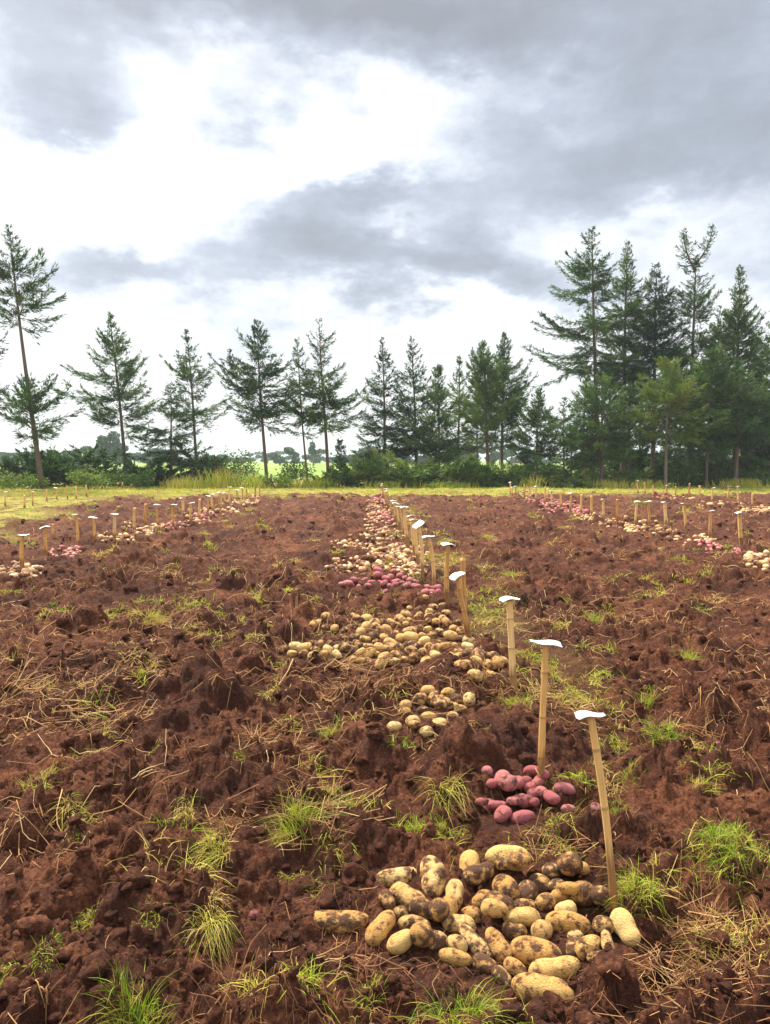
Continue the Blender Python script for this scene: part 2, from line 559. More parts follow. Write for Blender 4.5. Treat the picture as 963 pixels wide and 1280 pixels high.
# loose clods
acc = Acc()
cl_var = {}
for sub in (1, 2):
    for k in range(10):
        r = np.random.default_rng(900 + k + 50 * sub)
        V, Fc = ICO[sub]
        V2 = V * (1 + lobes(V, r, 9, .4, 5) + lobes(V, r, 40, .34, 26) * (sub > 1))[:, None] * np.array([1, r.uniform(.6, 1), r.uniform(.5, .85)])
        for _ in range(6):
            dd = unit(r.normal(size=3))
            V2 = V2 - np.maximum(0, V2 @ dd - r.uniform(.45, .8))[:, None] * dd * .85
        cl_var[sub, k] = (V2, Fc)
for (n, r0, r1, smin, smax, sub) in [(2300, 1.5, 6, .010, .05, 2), (7600, 1.5, 9, .005, .018, 1), (5200, 4.5, 28, .014, .04, 1)]:
    x, y, rr = image_uniform(n, r0, r1)
    size = smin * (smax / smin) ** (rng.random(n) ** 1.9)
    if r1 > 20:
        size = size * (1 + rr / 25)
    dens = perlin(x * 1.3, y * 1.3, 71)
    keep = (rng.random(n) < sstep(-.6, .5, dens) * .8 + .2) & (soil_mask(x, y) > .6) & (strip_mask(x, y) < .4)
    for (hx, hy, hr) in HEAPS:
        keep &= ~((np.hypot(x - hx, y - hy) < hr * .95) & (size > .018))
    x, y, size = x[keep], y[keep], size[keep]
    z = H(x, y)
    for i in range(len(x)):
        V2, Fc = cl_var[sub, rng.integers(10)]
        a = rng.uniform(0, 6.28)
        ca, sa = math.cos(a), math.sin(a)
        P = V2 * size[i]
        P = np.stack([P[:, 0] * ca - P[:, 1] * sa, P[:, 0] * sa + P[:, 1] * ca, P[:, 2]], -1)
        acc.put(P + (x[i], y[i], z[i] + size[i] * .12), Fc)
add('soil_clods', acc.mesh('soil_clods', (M_clod,)), kind='stuff')

# ------------------------------------------------------------------ straw, roots and haulm litter
acc = Acc()
for (n, r0, r1, l0, l1, w) in [(7500, 1.5, 8, .03, .16, .0008), (1800, 1.5, 9, .05, .24, .0014), (30000, 4.0, 31, .06, .34, .0024)]:
    x, y, rr = image_uniform(n, r0, r1)
    d = perlin(x * .9, y * .9, 81) + .5 * perlin(x * 2.6, y * 2.6, 82)
    k = (rng.random(n) < .10 + .9 * sstep(-.15, .55, d)) & (soil_mask(x, y) > .4)
    x, y, rr = x[k], y[k], rr[k]
    n = len(x)
    L = rng.uniform(l0, l1, n) * rng.uniform(.5, 1, n)
    a0 = rng.uniform(0, 6.28, n)
    curv = rng.normal(0, .5, n)
    K = 5
    C = np.zeros((n, K, 3))
    px_, py_ = x.copy(), y.copy()
    arch = rng.uniform(0, .22, n) * (rng.random(n) < .35)
    for i in range(K):
        C[:, i, 0], C[:, i, 1] = px_, py_
        s = i / (K - 1)
        C[:, i, 2] = H(px_, py_) + .004 + arch * L * 4 * s * (1 - s) * .5 + arch * L * s * .7
        a0 = a0 + curv + rng.normal(0, .3, n)
        px_ = px_ + np.cos(a0) * L / (K - 1)
        py_ = py_ + np.sin(a0) * L / (K - 1)
    wv = w * rng.uniform(.6, 1.5, n) * np.maximum(1, rr / 9 if r1 > 20 else 1)
    wv = np.minimum(wv, .009)
    tone = np.clip(rng.beta(1.6, 2.3 if r1 < 20 else 1.5, n), 0, 1)
    tubes(acc, C, wv[:, None] * np.linspace(1, .5, K), tone, 3)
n = 5200
x, y, rr = image_uniform(n, 2.6, 24)
d = perlin(x * .55, y * .55, 181) + .6 * perlin(x * 2.1, y * 2.1, 182)
k = (rng.random(n) < .04 + .96 * sstep(.12, .6, d)) & (soil_mask(x, y) > .5) & ((x < .4) | (rng.random(n) < .5))
x, y, rr = x[k], y[k], rr[k]
n = len(x)
L = rng.uniform(.07, .30, n)
a0 = rng.uniform(0, 6.28, n)
K = 5
C = np.zeros((n, K, 3))
px_, py_ = x.copy(), y.copy()
lift = rng.uniform(0, .5, n) ** 2
for i in range(K):
    sK = i / (K - 1)
    C[:, i, 0], C[:, i, 1] = px_, py_
    C[:, i, 2] = H(px_, py_) + .006 + lift * L * sK * 1.2
    a0 = a0 + rng.normal(0, .28, n)
    px_, py_ = px_ + np.cos(a0) * L / (K - 1), py_ + np.sin(a0) * L / (K - 1)
wv = rng.uniform(.0012, .0026, n) * np.clip(rr / 5, 1, 2.2)
tubes(acc, C, wv[:, None] * np.linspace(1, .6, K), np.clip(rng.normal(.72, .16, n), .3, 1), 4)
# chopped straw over the mound at the lower right and other spots
for (qx, qy, qr, n) in [(850, 1230, 95, 190), (880, 1150, 60, 130), (350, 930, 55, 200), (130, 890, 60, 160), (430, 850, 70, 200), (60, 870, 60, 120),
                        (285, 1030, 30, 120), (400, 1020, 60, 200), (900, 1200, 60, 200), (760, 760, 60, 120), (210, 770, 50, 140), (690, 1045, 40, 120)]:
    p = flat_g(qx, qy)
    rad = px2m(qy, qr)
    x = p[0] + rng.normal(0, rad * .5, n)
    y = p[1] + rng.normal(0, rad * .7, n)
    L = rng.uniform(.02, .10, n) * (1 + p[1] / 8)
    n = len(x)
    a0 = rng.uniform(0, 6.28, n)
    el = rng.normal(.1, .3, n)
    C = np.zeros((n, 3, 3))
    for i in range(3):
        s = i / 2
        C[:, i, 0], C[:, i, 1] = x + np.cos(a0) * L * s, y + np.sin(a0) * L * s
        C[:, i, 2] = H(x, y) + .006 + np.abs(el) * L * s
    tubes(acc, C, (rng.uniform(.0005, .0013, n) * (1 + p[1] / 9))[:, None] * np.ones(3), rng.uniform(.15, .9, n), 3)
add('dry_straw', acc.mesh('dry_straw', (M_straw,)), kind='stuff')

# ------------------------------------------------------------------ grass too plentiful to count
acc = Acc()


def blades(acc, x, y, L, tone, W, spread=.5, droop=.5, nseg=3, z=None, r=None):
    r = r or rng
    n = len(x)
    a = r.uniform(0, 6.28, n)
    lean = np.abs(r.normal(0, spread, n))
    D = np.stack([np.cos(a) * np.sin(lean), np.sin(a) * np.sin(lean), np.cos(lean)], -1)
    bend = np.stack([np.cos(a) * .5, np.sin(a) * .5, -np.ones(n)], -1) * (droop * r.uniform(.3, 1.2, n))[:, None]
    zz = H(x, y) - .006 if z is None else z
    ribbons(acc, np.stack([x, y, zz], -1), D, L, W, bend, tone, nseg, r=r)


# meadow at the left edge, band before the trees
for (n, fx, fy) in [(30000, (-34, -5), (9, 42)), (46000, (-34, 34), (27, 42)), (9000, (-45, 45), (42, 56))]:
    if fx[0] == -34 and fx[1] == -5:
        y = fy[0] + (fy[1] - fy[0]) * rng.random(n)
    else:
        y = rng.uniform(*fy, n)
    x = rng.uniform(*fx, n)
    pt = perlin(x * .45, y * .45, 91) + .6 * perlin(x * 1.3, y * 1.3, 92)
    k = (soil_mask(x, y) < .5) & (rng.random(n) < .25 + .75 * sstep(-.6, .3, pt))
    x, y, pt = x[k], y[k], pt[k]
    n = len(x)
    tone = np.clip(.52 - .28 * pt + rng.normal(0, .16, n) - .12 * (x > 2), 0, 1)
    blades(acc, x, y, rng.uniform(.05, .2, n), tone, .004 + .00055 * y, .5, .5, 2)
# strip beside the middle row
n = 21000
x, y = rng.normal(1.12, .33, n), 3.2 * np.exp(rng.random(n) * math.log(9.5))
k = rng.random(n) < strip_mask(x, y) * 1.3 * sstep(-.25, .3, perlin(x * 3.3, y * 2, 97))
x, y = x[k], y[k]
n = len(x)
pt = perlin(x * 1.6, y * 1.1, 93)
blades(acc, x, y, rng.uniform(.03, .12, n), np.clip(.50 - .35 * pt + rng.normal(0, .17, n), 0, 1), .0018 + .0005 * y, .7, .8, 3)
# small wisps everywhere on the plot
tx, ty, tr = image_uniform(1200, 1.6, 29)
dn = perlin(tx * .5, ty * .5, 95) + perlin(tx * 1.9, ty * 1.9, 96) * .5
k = (rng.random(1200) < (.22 + .6 * sstep(-.2, .5, dn)) * (.35 + .65 * sstep(3.5, 7, tr))) & (soil_mask(tx, ty) > .5)
for (hx, hy, hr) in HEAPS:
    k &= np.hypot(tx - hx, ty - hy) > hr * .9
for x0, y0, r0 in zip(tx[k], ty[k], tr[k]):
    n = int(rng.uniform(14, 75))
    rad = rng.uniform(.015, .05) * (1 + r0 / 14)
    x, y = x0 + rng.normal(0, rad, n), y0 + rng.normal(0, rad, n)
    t0 = np.clip(rng.normal(.50, .20), .15, 1)
    blades(acc, x, y, rng.uniform(.03, .11, n) * (1 + r0 / 25), np.clip(t0 + rng.normal(0, .1, n), 0, 1), np.full(n, .0016 + .0006 * r0), .7, .8, 3)
add('grass', acc.mesh('grass', (M_grass,)), kind='stuff')


def tuft_mesh(seed, rad, h, n, tone, spread, droop, W, lean=(0, 0), flat=1.0):
    r = np.random.default_rng(seed)
    acc = Acc()
    nc = int(r.integers(4, 8))
    cen = r.normal(0, rad * .30, (nc, 2))
    ci = r.integers(nc, size=n)
    o = cen[ci] + r.normal(0, rad * .27, (n, 2))
    x, y = o[:, 0], o[:, 1]
    ca = np.arctan2(cen[:, 1], cen[:, 0]) + r.normal(0, .9, nc)
    a = ca[ci] + r.normal(0, .75, n)
    ln = np.abs(r.normal(.25, spread, n)) * r.uniform(.6, 1.3, nc)[ci]
    ln = np.clip(ln, 0, 1.5)
    D = np.stack([np.cos(a) * np.sin(ln) + lean[0], np.sin(a) * np.sin(ln) + lean[1] * r.uniform(.1, 1.5, n), np.cos(ln)], -1)
    D = D + r.normal(0, .28, (n, 3)) * (r.random(n) < .5)[:, None]
    D = unit(D)
    tone = np.clip(tone + r.normal(0, .12, nc)[ci], 0, 1)
    L = h * r.uniform(.45, 1.15, n)
    bend = np.stack([np.cos(a) * .45, np.sin(a) * .45, -np.ones(n)], -1) * (droop * r.uniform(.2, 1.3, n))[:, None]
    t = np.clip(tone + r.normal(0, .13, n), 0, 1)
    t = np.where(r.random(n) < .22, r.uniform(.55, 1, n), t)
    return acc, np.stack([x, y, np.zeros(n)], -1), D, L, bend, t, r, W


# px, py, radius px, height px, blades, tone, spread, droop, label
TUFTS = [
    (372, 1020, 34, 62, 120, .30, .5, .5, 'spiky green tuft on a low mound between the dry roots and red heap'),
    (432, 1008, 30, 45, 90, .30, .7, .6, 'green tuft with sideways blades just beside a spiky tuft on its mound'),
    (420, 1060, 40, 20, 80, .42, 1.0, .7, 'flattened tuft hanging over the front of its mound'),
    (506, 1035, 18, 38, 60, .30, .4, .4, 'slim upright green tuft between the mound tuft and the red heap'),
    (560, 1042, 22, 34, 60, .48, .5, .5, 'thin yellowing tuft just before the red potatoes'),
    (555, 975, 20, 46, 110, .72, .5, 1.1, 'straw coloured tuft drooping down a dark clod behind the red heap'),
    (413, 918, 22, 26, 90, .30, .5, .5, 'short yellow green tuft before the small round heap'),
    (692, 1035, 34, 44, 170, .62, .7, 1.0, 'straw and green tuft hanging over at the foot of the second stake'),
    (690, 1065, 24, 28, 60, .25, .5, .6, 'dark green tuft below the straw tuft near the second stake'),
    (915, 1058, 66, 36, 620, .26, .9, .6, 'broad bright green tuft lying flat on bare soil beyond the front stake'),
    (824, 918, 24, 32, 140, .22, .7, .5, 'bright green tuft alone on soil behind the front stake'),
    (790, 962, 14, 22, 50, .25, .6, .5, 'small bright tuft between front stake and red heap clods'),
    (770, 935, 26, 24, 90, .50, .8, .7, 'loose yellow green tuft just behind the white card of front stake'),
    (750, 775, 22, 22, 190, .34, .6, .6, 'round yellow green tuft alone in the open soil past the third stake'),
    (705, 786, 20, 17, 110, .66, .7, .9, 'matted straw coloured tuft near the round tuft'),
    (857, 828, 18, 34, 70, .42, .4, .4, 'upright wispy tuft in open soil far to the side of the row'),
    (808, 880, 12, 34, 50, .22, .35, .3, 'slim bright green tuft standing in a soil hollow'),
    (868, 985, 22, 32, 60, .52, .7, .6, 'sparse pale tuft with long bent blades above a soil ledge'),
    (178, 1275, 42, 62, 220, .24, .45, .5, 'tall bright green tuft at the bottom edge of the view'),
    (45, 985, 26, 28, 110, .78, .4, .4, 'pale dry tuft standing on top of a big rounded clod'),
    (98, 1012, 28, 34, 130, .62, .7, 1.0, 'yellowing tuft drooping down the side of a big rounded clod'),
    (95, 1042, 24, 14, 60, .45, 1.0, .8, 'low limp tuft at the foot of a big rounded clod'),
    (262, 1142, 26, 52, 180, .68, .45, 1.1, 'thick yellow tuft hanging down the face of a clod'),
    (272, 1055, 26, 55, 170, .66, .5, 1.2, 'straw tuft drooping over a clod behind the thick yellow tuft'),
    (110, 1150, 26, 26, 90, .34, .9, .8, 'trailing green runner tuft at the upper end of a grass line'),
    (185, 1142, 22, 24, 60, .30, .8, .7, 'green tuft with one raised blade along the trailing grass line'),
    (60, 1192, 34, 24, 120, .32, .9, .8, 'low green tuft in the middle of a trailing grass line'),
    (8, 1215, 24, 26, 90, .28, .8, .7, 'green tuft at the outer end of the trailing grass line'),
    (580, 1282, 46, 82, 330, .27, .55, .7, 'large bright green tuft growing before the front heap of potatoes'),
    (460, 1252, 22, 32, 70, .40, .6, .6, 'small yellow green tuft before the front heap'),
    (400, 1112, 20, 16, 50, .28, .9, .6, 'low green tuft behind the lone long potato'),
    (366, 1092, 18, 18, 60, .48, .9, .6, 'small yellowish star shaped tuft above a soil clod'),
    (183, 778, 22, 24, 190, .80, .5, .6, 'pale dry straw tuft in the dug soil'),
    (140, 768, 14, 14, 70, .36, .6, .5, 'small green tuft beside the pale dry straw tuft'),
    (378, 752, 11, 14, 80, .20, .5, .4, 'compact bright green tuft behind the wide heap'),
    (320, 752, 11, 15, 70, .78, .4, .4, 'small pale tuft in soil behind the wide heap'),
    (305, 775, 20, 12, 80, .62, .9, .6, 'flat mixed straw tuft near the tail of the wide heap'),
    (338, 872, 16, 30, 110, .80, .5, 1.0, 'dry straw tuft drooping down a clod before the wide heap tail'),
    (640, 722, 14, 14, 120, .38, .6, .5, 'round green tuft on the edge of the grass strip'),
    (648, 880, 22, 22, 130, .32, .6, .6, 'yellow green tuft around the foot of the third stake'),
    (800, 1118, 28, 50, 150, .40, .55, .8, 'green and straw tuft just beside the foot of front stake'),
    (895, 1180, 34, 44, 130, .52, .8, .9, 'thin straw tuft trailing across the strawy mound'),
    (945, 1200, 26, 18, 60, .36, .9, .6, 'low green tuft at the picture edge past the strawy mound'),
    (650, 990, 14, 14, 30, .30, .7, .6, 'few green blades poking up among the red potatoes'),
    (745, 848, 22, 20, 120, .48, .7, .6, 'loose yellow tuft between second and third stakes'),
    (300, 942, 18, 10, 70, .22, .9, .5, 'flat green tuft caught in red brown roots'),
    (185, 945, 20, 14, 60, .58, .9, .6, 'sparse yellow tuft in soil beside the dry roots'),
    (235, 1010, 26, 30, 90, .70, .8, .9, 'ragged dry tuft beside the drooping straw tuft'),
    (125, 720, 16, 9, 120, .45, .9, .4, 'flat mossy green tuft behind the pale dry tuft'),
    (262, 682, 9, 9, 90, .6, .6, .4, 'small dry mound of grass before the far row of stakes'),
    (770, 1010, 20, 22, 50, .28, .6, .5, 'short green tuft beside the front stake'),
]
for i, (px, py, rp, hp, n, tone, spread, droop, label) in enumerate(TUFTS):
    p = G(px, py)
    dep = float(np.dot(p - (0, 0, CAM_H), FW))
    rad, h = rp * dep / F, .74 * hp * dep / F
    tone -= .06
    hang = (0, -.5) if ('hanging' in label or 'drooping' in label) else (0, 0)
    a, P, D, L, bend, t, r, W = tuft_mesh(3000 + i, rad, h * 1.15, int(n * (1.5 if hang[1] else 2.1)), tone, spread, droop * 1.25, .0007 + .00045 * dep, hang)
    P[:, 2] = H(P[:, 0] + p[0], P[:, 1] + p[1]) - p[2] - .005
    ribbons(a, P, D, L, np.full(len(P), W) * r.uniform(.6, 1.3, len(P)), bend, t, 4, r=r)
    add('grass_tuft', a.mesh('grass_tuft', (M_grass,)), loc=tuple(p), label=label, cat='grass tuft', group='grass tufts on the dug plot')

# ------------------------------------------------------------------ uprooted stalks
STALKS = [  # px,py,size px, count, thickness mm at 3 m, tone, az range, elev range, label
    (22, 868, 62, 12, 5.5, .78, (20, 80), (15, 60), 'thick pale stalks of an uprooted plant leaning up at the view edge'),
    (108, 888, 52, 15, 5, .82, (0, 360), (-10, 30), 'pale splayed stalks of an uprooted potato plant on soil'),
    (180, 888, 34, 4, 4.5, .8, (-20, 80), (0, 35), 'few short pale sticks lying beside the splayed stalks'),
    (172, 965, 38, 5, 6, .9, (10, 70), (0, 25), 'stout pale root piece lying across brown soil'),
    (290, 1262, 78, 11, 4, .45, (0, 360), (30, 85), 'upright thin reddish stems standing near the bottom edge'),
    (420, 838, 78, 14, 4.5, .7, (-30, 60), (0, 30), 'long dry haulm stalks lying before the wide potato heap'),
    (336, 965, 36, 3, 6, .95, (70, 110), (10, 60), 'short bleached root hanging down a clod'),
    (345, 930, 62, 16, 2.6, .35, (0, 360), (-5, 30), 'tangle of fine red brown roots spread on the soil'),
    (212, 785, 52, 9, 4, .6, (0, 360), (0, 40), 'bent dry stalks arching over soil by the pale tuft'),
    (60, 1268, 42, 3, 6, .75, (120, 170), (0, 10), 'short broken stick lying at the lower corner'),
    (352, 1066, 40, 2, 7, .8, (0, 14), (-3, 3), 'straight pale green stick lying under the mound tuft'),
    (395, 1197, 40, 4, 5, .85, (0, 40), (0, 20), 'pale forked twig lying before the lone long potato'),
    (885, 1158, 46, 30, 2.4, .75, (0, 360), (5, 60), 'bristling bunch of straw stalks on the soil past front stake'),
    (830, 1232, 60, 26, 2.6, .8, (0, 360), (0, 40), 'scattered short straw stalks on the mound at lower edge'),
    (770, 700, 30, 16, 4.5, .55, (0, 360), (15, 80), 'small dead bush of thin brown stems in open soil'),
    (601, 848, 34, 4, 4, .75, (60, 120), (50, 85), 'upright forked dry stem before the wide heap'),
    (372, 815, 44, 3, 4, .9, (55, 90), (45, 75), 'bleached bent twig sticking up from the tail of wide heap'),
    (730, 775, 26, 10, 3.5, .6, (0, 360), (0, 50), 'few straw stalks beside the round yellow green tuft'),
    (880, 755, 36, 14, 3.5, .4, (0, 360), (0, 50), 'red brown root clump in the open soil far from stakes'),
    (455, 1215, 56, 9, 3, .4, (0, 360), (0, 35), 'reddish branching roots lying before the front heap'),
]
for i, (px, py, sp_px, n, th, tone, azr, elr, label) in enumerate(STALKS):
    r = np.random.default_rng(5000 + i)
    p = G(px, py)
    dep = float(np.dot(p - (0, 0, CAM_H), FW))
    size = sp_px * dep / F
    a = Acc()
    K = 7
    C = np.zeros((n, K, 3))
    az = np.radians(r.uniform(*azr, n))
    el = np.radians(r.uniform(*elr, n))
    L = size * r.uniform(.45, 1.15, n)
    pos = np.stack([r.normal(0, size * .14, n), r.normal(0, size * .2, n), np.zeros(n)], -1)
    pos[:, 2] = H(pos[:, 0] + p[0], pos[:, 1] + p[1]) - p[2] + .004
    for k in range(K):
        C[:, k] = pos
        D = np.stack([np.cos(az) * np.cos(el), np.sin(az) * np.cos(el), np.sin(el)], -1)
        pos = pos + D * (L / (K - 1))[:, None]
        zmin = H(pos[:, 0] + p[0], pos[:, 1] + p[1]) - p[2] + .003
        pos[:, 2] = np.maximum(pos[:, 2], zmin)
        az = az + r.normal(0, .22, n)
        el = el + r.normal(-.05, .16, n)
    w = th * .0004 * max(1, dep / 3) * r.uniform(.5, 1.2, n)
    tubes(a, C, w[:, None] * np.linspace(1, .55, K), np.clip(tone + r.normal(0, .12, n), 0, 1), 4)
    add('dry_stalks', a.mesh('dry_stalks', (M_straw,)), loc=tuple(p), label=label, cat='dry stalks', group='uprooted stalks on the plot')

# one broad-leaved seedling
a = Acc()
r = np.random.default_rng(77)
n = 16
p = G(68, 760)
az = r.uniform(0, 6.28, n)
ln = r.uniform(.3, 1.1, n)
D = np.stack([np.cos(az) * np.sin(ln), np.sin(az) * np.sin(ln), np.cos(ln)], -1)
ribbons(a, r.normal(0, .01, (n, 3)), D, r.uniform(.05, .11, n), np.full(n, .035), np.stack([np.zeros(n), np.zeros(n), -np.full(n, .4)], -1), r.uniform(.6, 1, n), 4, r=r)
add('seedling', a.mesh('seedling', (M_leaf,)), loc=tuple(p), label='lone bright green broad leaved seedling in brown soil', cat='seedling')

# ------------------------------------------------------------------ potatoes
def potato_shape(seed, sub=3, long=False):
    r = np.random.default_rng(seed)
    V, Fc = ICO[sub]
    S = V.copy()
    if long:                                    # fuller ends than an ellipsoid, slight bend and waist
        e = .80
        rad = np.sqrt(np.clip(1 - np.abs(S[:, 0]) ** 2.6, 0, 1))
        cr = unit(np.stack([S[:, 1], S[:, 2]], -1) + 1e-9)
        w = 1 + r.uniform(-.12, .08) * np.exp(-(S[:, 0] - r.uniform(-.3, .3)) ** 2 / .08) + r.uniform(-.12, .12) * S[:, 0]
        S = np.stack([S[:, 0], cr[:, 0] * rad * w, cr[:, 1] * rad * w], -1)
        S[:, 1] += r.uniform(-.16, .16) * (S[:, 0] ** 2 - .3)
        S[:, 2] += r.uniform(-.08, .2) * (S[:, 0] ** 2 - .3)
    S = S * (1 + lobes(V, r, 7, .09, 3) + lobes(V, r, 14, .05, 14) + lobes(V, r, 12, .02, 50))[:, None]
    S[:, 1] *= 1 + .12 * S[:, 0] * r.uniform(-1, 1)
    m = np.abs(S).max(0)
    return S / m, Fc


PM = {}
for kind, mat in (('cream', M_cream), ('red', M_red)):
    for fam, cnt in (('long', 9), ('round', 9)):
        for k in range(cnt):
            S, Fc = potato_shape(hash_ := (100 * (kind == 'red') + 30 * (fam == 'long') + k + 1), 3, fam == 'long')
            PM[kind, fam, k] = mesh_np('potato', S, [Fc], None, True, (mat,))

placed = np.zeros((0, 4))      # x, y, z, radius
ORD = ['first', 'second', 'third', 'fourth', 'fifth', 'sixth', 'seventh', 'eighth', 'ninth', 'tenth', 'eleventh', 'twelfth', 'thirteenth',
       'fourteenth', 'fifteenth', 'sixteenth', 'seventeenth', 'eighteenth', 'nineteenth', 'twentieth', 'twenty-first', 'twenty-second', 'twenty-third', 'twenty-fourth']


def put_potato(kind, px, py, lp, wp, ang, dirt, r, bury=.18):
    """px,py: centre in the photograph; lp, wp: length and width in its pixels"""
    global placed
    y_g = float(py)
    p = G(px, py + wp * .28)
    dep = float(np.dot(p - (0, 0, CAM_H), FW))
    L, W = 1.07 * lp * dep / F, 1.07 * wp * dep / F
    L = max(L, W)
    ar = math.radians(ang)
    rad = W * .5
    z = p[2] + rad * (.9 - bury * 2)
    if len(placed):                             # rest on those already lying there
        d = np.hypot(placed[:, 0] - p[0], placed[:, 1] - p[1])
        rs = (placed[:, 3] + rad) * .86
        hit = d < rs
        if hit.any():
            z = max(z, float((placed[hit, 2] + np.sqrt(rs[hit] ** 2 - d[hit] ** 2) * .72).max()))
            z = min(z, p[2] + rad * 2.2)
    placed = np.vstack([placed, [p[0], p[1], z, rad]])
    up = math.sin(ar) * .45 if L > W * 1.15 else r.uniform(-.2, .2)
    d = unit(np.array([math.cos(ar), math.sin(ar) * .95, up]))
    az = math.atan2(d[1], d[0])
    tilt = -math.asin(d[2])
    fam = 'long' if L / W > 1.35 else 'round'
    me = PM[kind, fam, int(r.integers(9))]
    o = add('potato', me, loc=(p[0], p[1], z), scale=(L / 2, W / 2, W / 2 * r.uniform(.86, .98)))
    o.rotation_mode = 'ZYX' if False else 'XYZ'
    import mathutils
    q = mathutils.Euler((0, 0, az)).to_matrix() @ mathutils.Euler((0, tilt, 0)).to_matrix() @ mathutils.Euler((r.uniform(-3, 3), 0, 0)).to_matrix()
    o.rotation_euler = q.to_euler()
    o.color = (min(dirt * .96, .66), r.random() * (.45 if lp > 20 and kind == 'cream' else 1), L / W / 4, 1)
    return dict(o=o, px=px, py=py, ratio=L / W, dirt=dirt, kind=kind)


def name_heap(items, heap, rows, group, side='the stake'):
    items = sorted(items, key=lambda d: -d['py'])
    n = len(items)
    per = n / rows
    for k in range(rows):
        row = sorted(items[int(round(k * per)):int(round((k + 1) * per))], key=lambda d: -d['px'])
        rn = 'front row' if k == 0 else ('back row' if k == rows - 1 else ORD[k] + ' row')
        for j, d in enumerate(row):
            shp = 'long' if d['ratio'] > 1.55 else ('oval' if d['ratio'] > 1.15 else 'round')
            dw = 'fairly clean' if d['dirt'] < .3 else ('mud-flecked' if d['dirt'] < .52 else ('muddy' if d['dirt'] < .7 else 'mud-caked'))
            o = d['o']
            o['label'] = f"{shp} {dw} {d['kind']} potato, {ORD[j]} from {side} in {rn} of {heap}"
            o['category'] = 'potato'
            o['group'] = group


D_, M_, C_ = .78, .5, .34
H1 = [(124, 270, 162, 58, -4, .6), (280, 157, 102, 50, 5, .5), (370, 158, 112, 68, 86, .52), (466, 125, 80, 50, 85, .3), (565, 107, 112, 58, -8, .36),
      (427, 195, 78, 48, 80, .42), (490, 178, 85, 46, 20, .68), (517, 140, 42, 38, 0, .8), (550, 150, 38, 30, 0, .6), (596, 147, 52, 38, 0, .55),
      (640, 140, 48, 36, 0, .5), (675, 142, 48, 46, 0, .72), (705, 125, 42, 28, 0, .6), (747, 132, 50, 36, -20, .35), (722, 160, 64, 56, 10, .74),
      (560, 190, 78, 60, -50, .6), (613, 195, 62, 50, 60, .68), (645, 175, 60, 50, -30, .58), (690, 180, 46, 36, 0, .74), (752, 198, 68, 58, 0, .84),
      (800, 218, 54, 46, 0, .8), (503, 218, 62, 48, 22, .5), (540, 237, 78, 48, -15, .88), (240, 285, 100, 52, 52, .4), (255, 218, 54, 36, -60, .6),
      (308, 208, 98, 58, -34, .5), (347, 236, 72, 50, -20, .68), (288, 250, 40, 38, 0, .66), (325, 278, 82, 46, -10, .55), (388, 266, 60, 54, 80, .72),
      (410, 240, 72, 50, 60, .48), (470, 252, 52, 38, -10, .5), (440, 278, 82, 48, -10, .48), (530, 275, 68, 45, -12, .42), (600, 258, 92, 48, -4, .34),
      (660, 220, 52, 44, 10, .52), (697, 205, 46, 30, 0, .4), (722, 216, 52, 34, -10, .42), (712, 238, 56, 38, 10, .32), (608, 230, 60, 32, -10, .6),
      (581, 295, 62, 45, -10, .84), (650, 293, 54, 50, 0, .45), (720, 275, 112, 55, -8, .46), (808, 280, 54, 46, 0, .6), (865, 287, 94, 58, -74, .24),
      (290, 322, 76, 48, 28, .3), (342, 325, 62, 58, 0, .56), (380, 320, 62, 55, 0, .92), (432, 330, 56, 46, -30, .45), (480, 325, 112, 46, -52, .54),
      (542, 335, 98, 52, -62, .52), (430, 363, 84, 42, -15, .4), (505, 380, 66, 44, -30, .66), (550, 412, 62, 40, -50, .66), (585, 392, 66, 42, -35, .48),
      (638, 352, 128, 70, -18, .5), (685, 393, 132, 62, 8, .42), (658, 450, 160, 72, -14, .47), (772, 335, 76, 54, 28, .48), (732, 338, 60, 42, 80, .76),
      (818, 330, 58, 34, 85, .46), (792, 358, 52, 30, 10, .66), (737, 310, 42, 36, 0, .4)]
items = []
r = np.random.default_rng(21)
for (cx, cy, l, w, a, d) in sorted(H1, key=lambda t: t[1]):
    items.append(put_potato('cream', 360 + cx / 2.049, 1020 + cy / 2.049, l / 2.049, w / 2.049, a, d, r))
name_heap(items, 'front heap', 7, 'cream potatoes in the front heap')

H2 = [(a_, b_, c_, d_, e_, min(f_, .5)) for a_, b_, c_, d_, e_, f_ in [(423, 434, 44, 38, 0, .3), (429, 480, 62, 48, -10, .5), (476, 427, 74, 60, 60, .35), (519, 405, 58, 48, 0, .3), (574, 418, 66, 58, 70, .3),
      (580, 378, 62, 38, 0, .2), (497, 472, 76, 62, 0, .5), (533, 455, 52, 45, 70, .4), (562, 492, 66, 46, 10, .55), (650, 462, 64, 46, -40, .3),
      (696, 441, 80, 48, -10, .35), (712, 477, 58, 34, 0, .4), (478, 533, 76, 56, 40, .3), (550, 543, 96, 52, 10, .35), (450, 517, 48, 30, 0, .4),
      (405, 508, 52, 30, 0, .7), (515, 512, 52, 34, 0, .6), (585, 460, 44, 40, 0, .5), (592, 510, 40, 34, 0, .5), (620, 440, 44, 40, 0, .4), (808, 492, 46, 38, 90, .5), (440, 457, 48, 40, 0, .3), (505, 442, 50, 40, 20, .3), (545, 478, 48, 38, 0, .4), (604, 424, 50, 40, 40, .3), (560, 446, 46, 38, 0, .35), (530, 503, 50, 38, 0, .4), (614, 474, 48, 38, -20, .35), (470, 503, 50, 38, 10, .4)]]
items = []
for (cx, cy, l, w, a, d) in sorted(H2, key=lambda t: t[1]):
    items.append(put_potato('red', 460 + cx / 2.832, 830 + cy / 2.832, .93 * l / 2.832, .93 * w / 2.832, a, d, r))
name_heap(items, 'red heap', 4, 'red potatoes by the second stake', 'front stake')

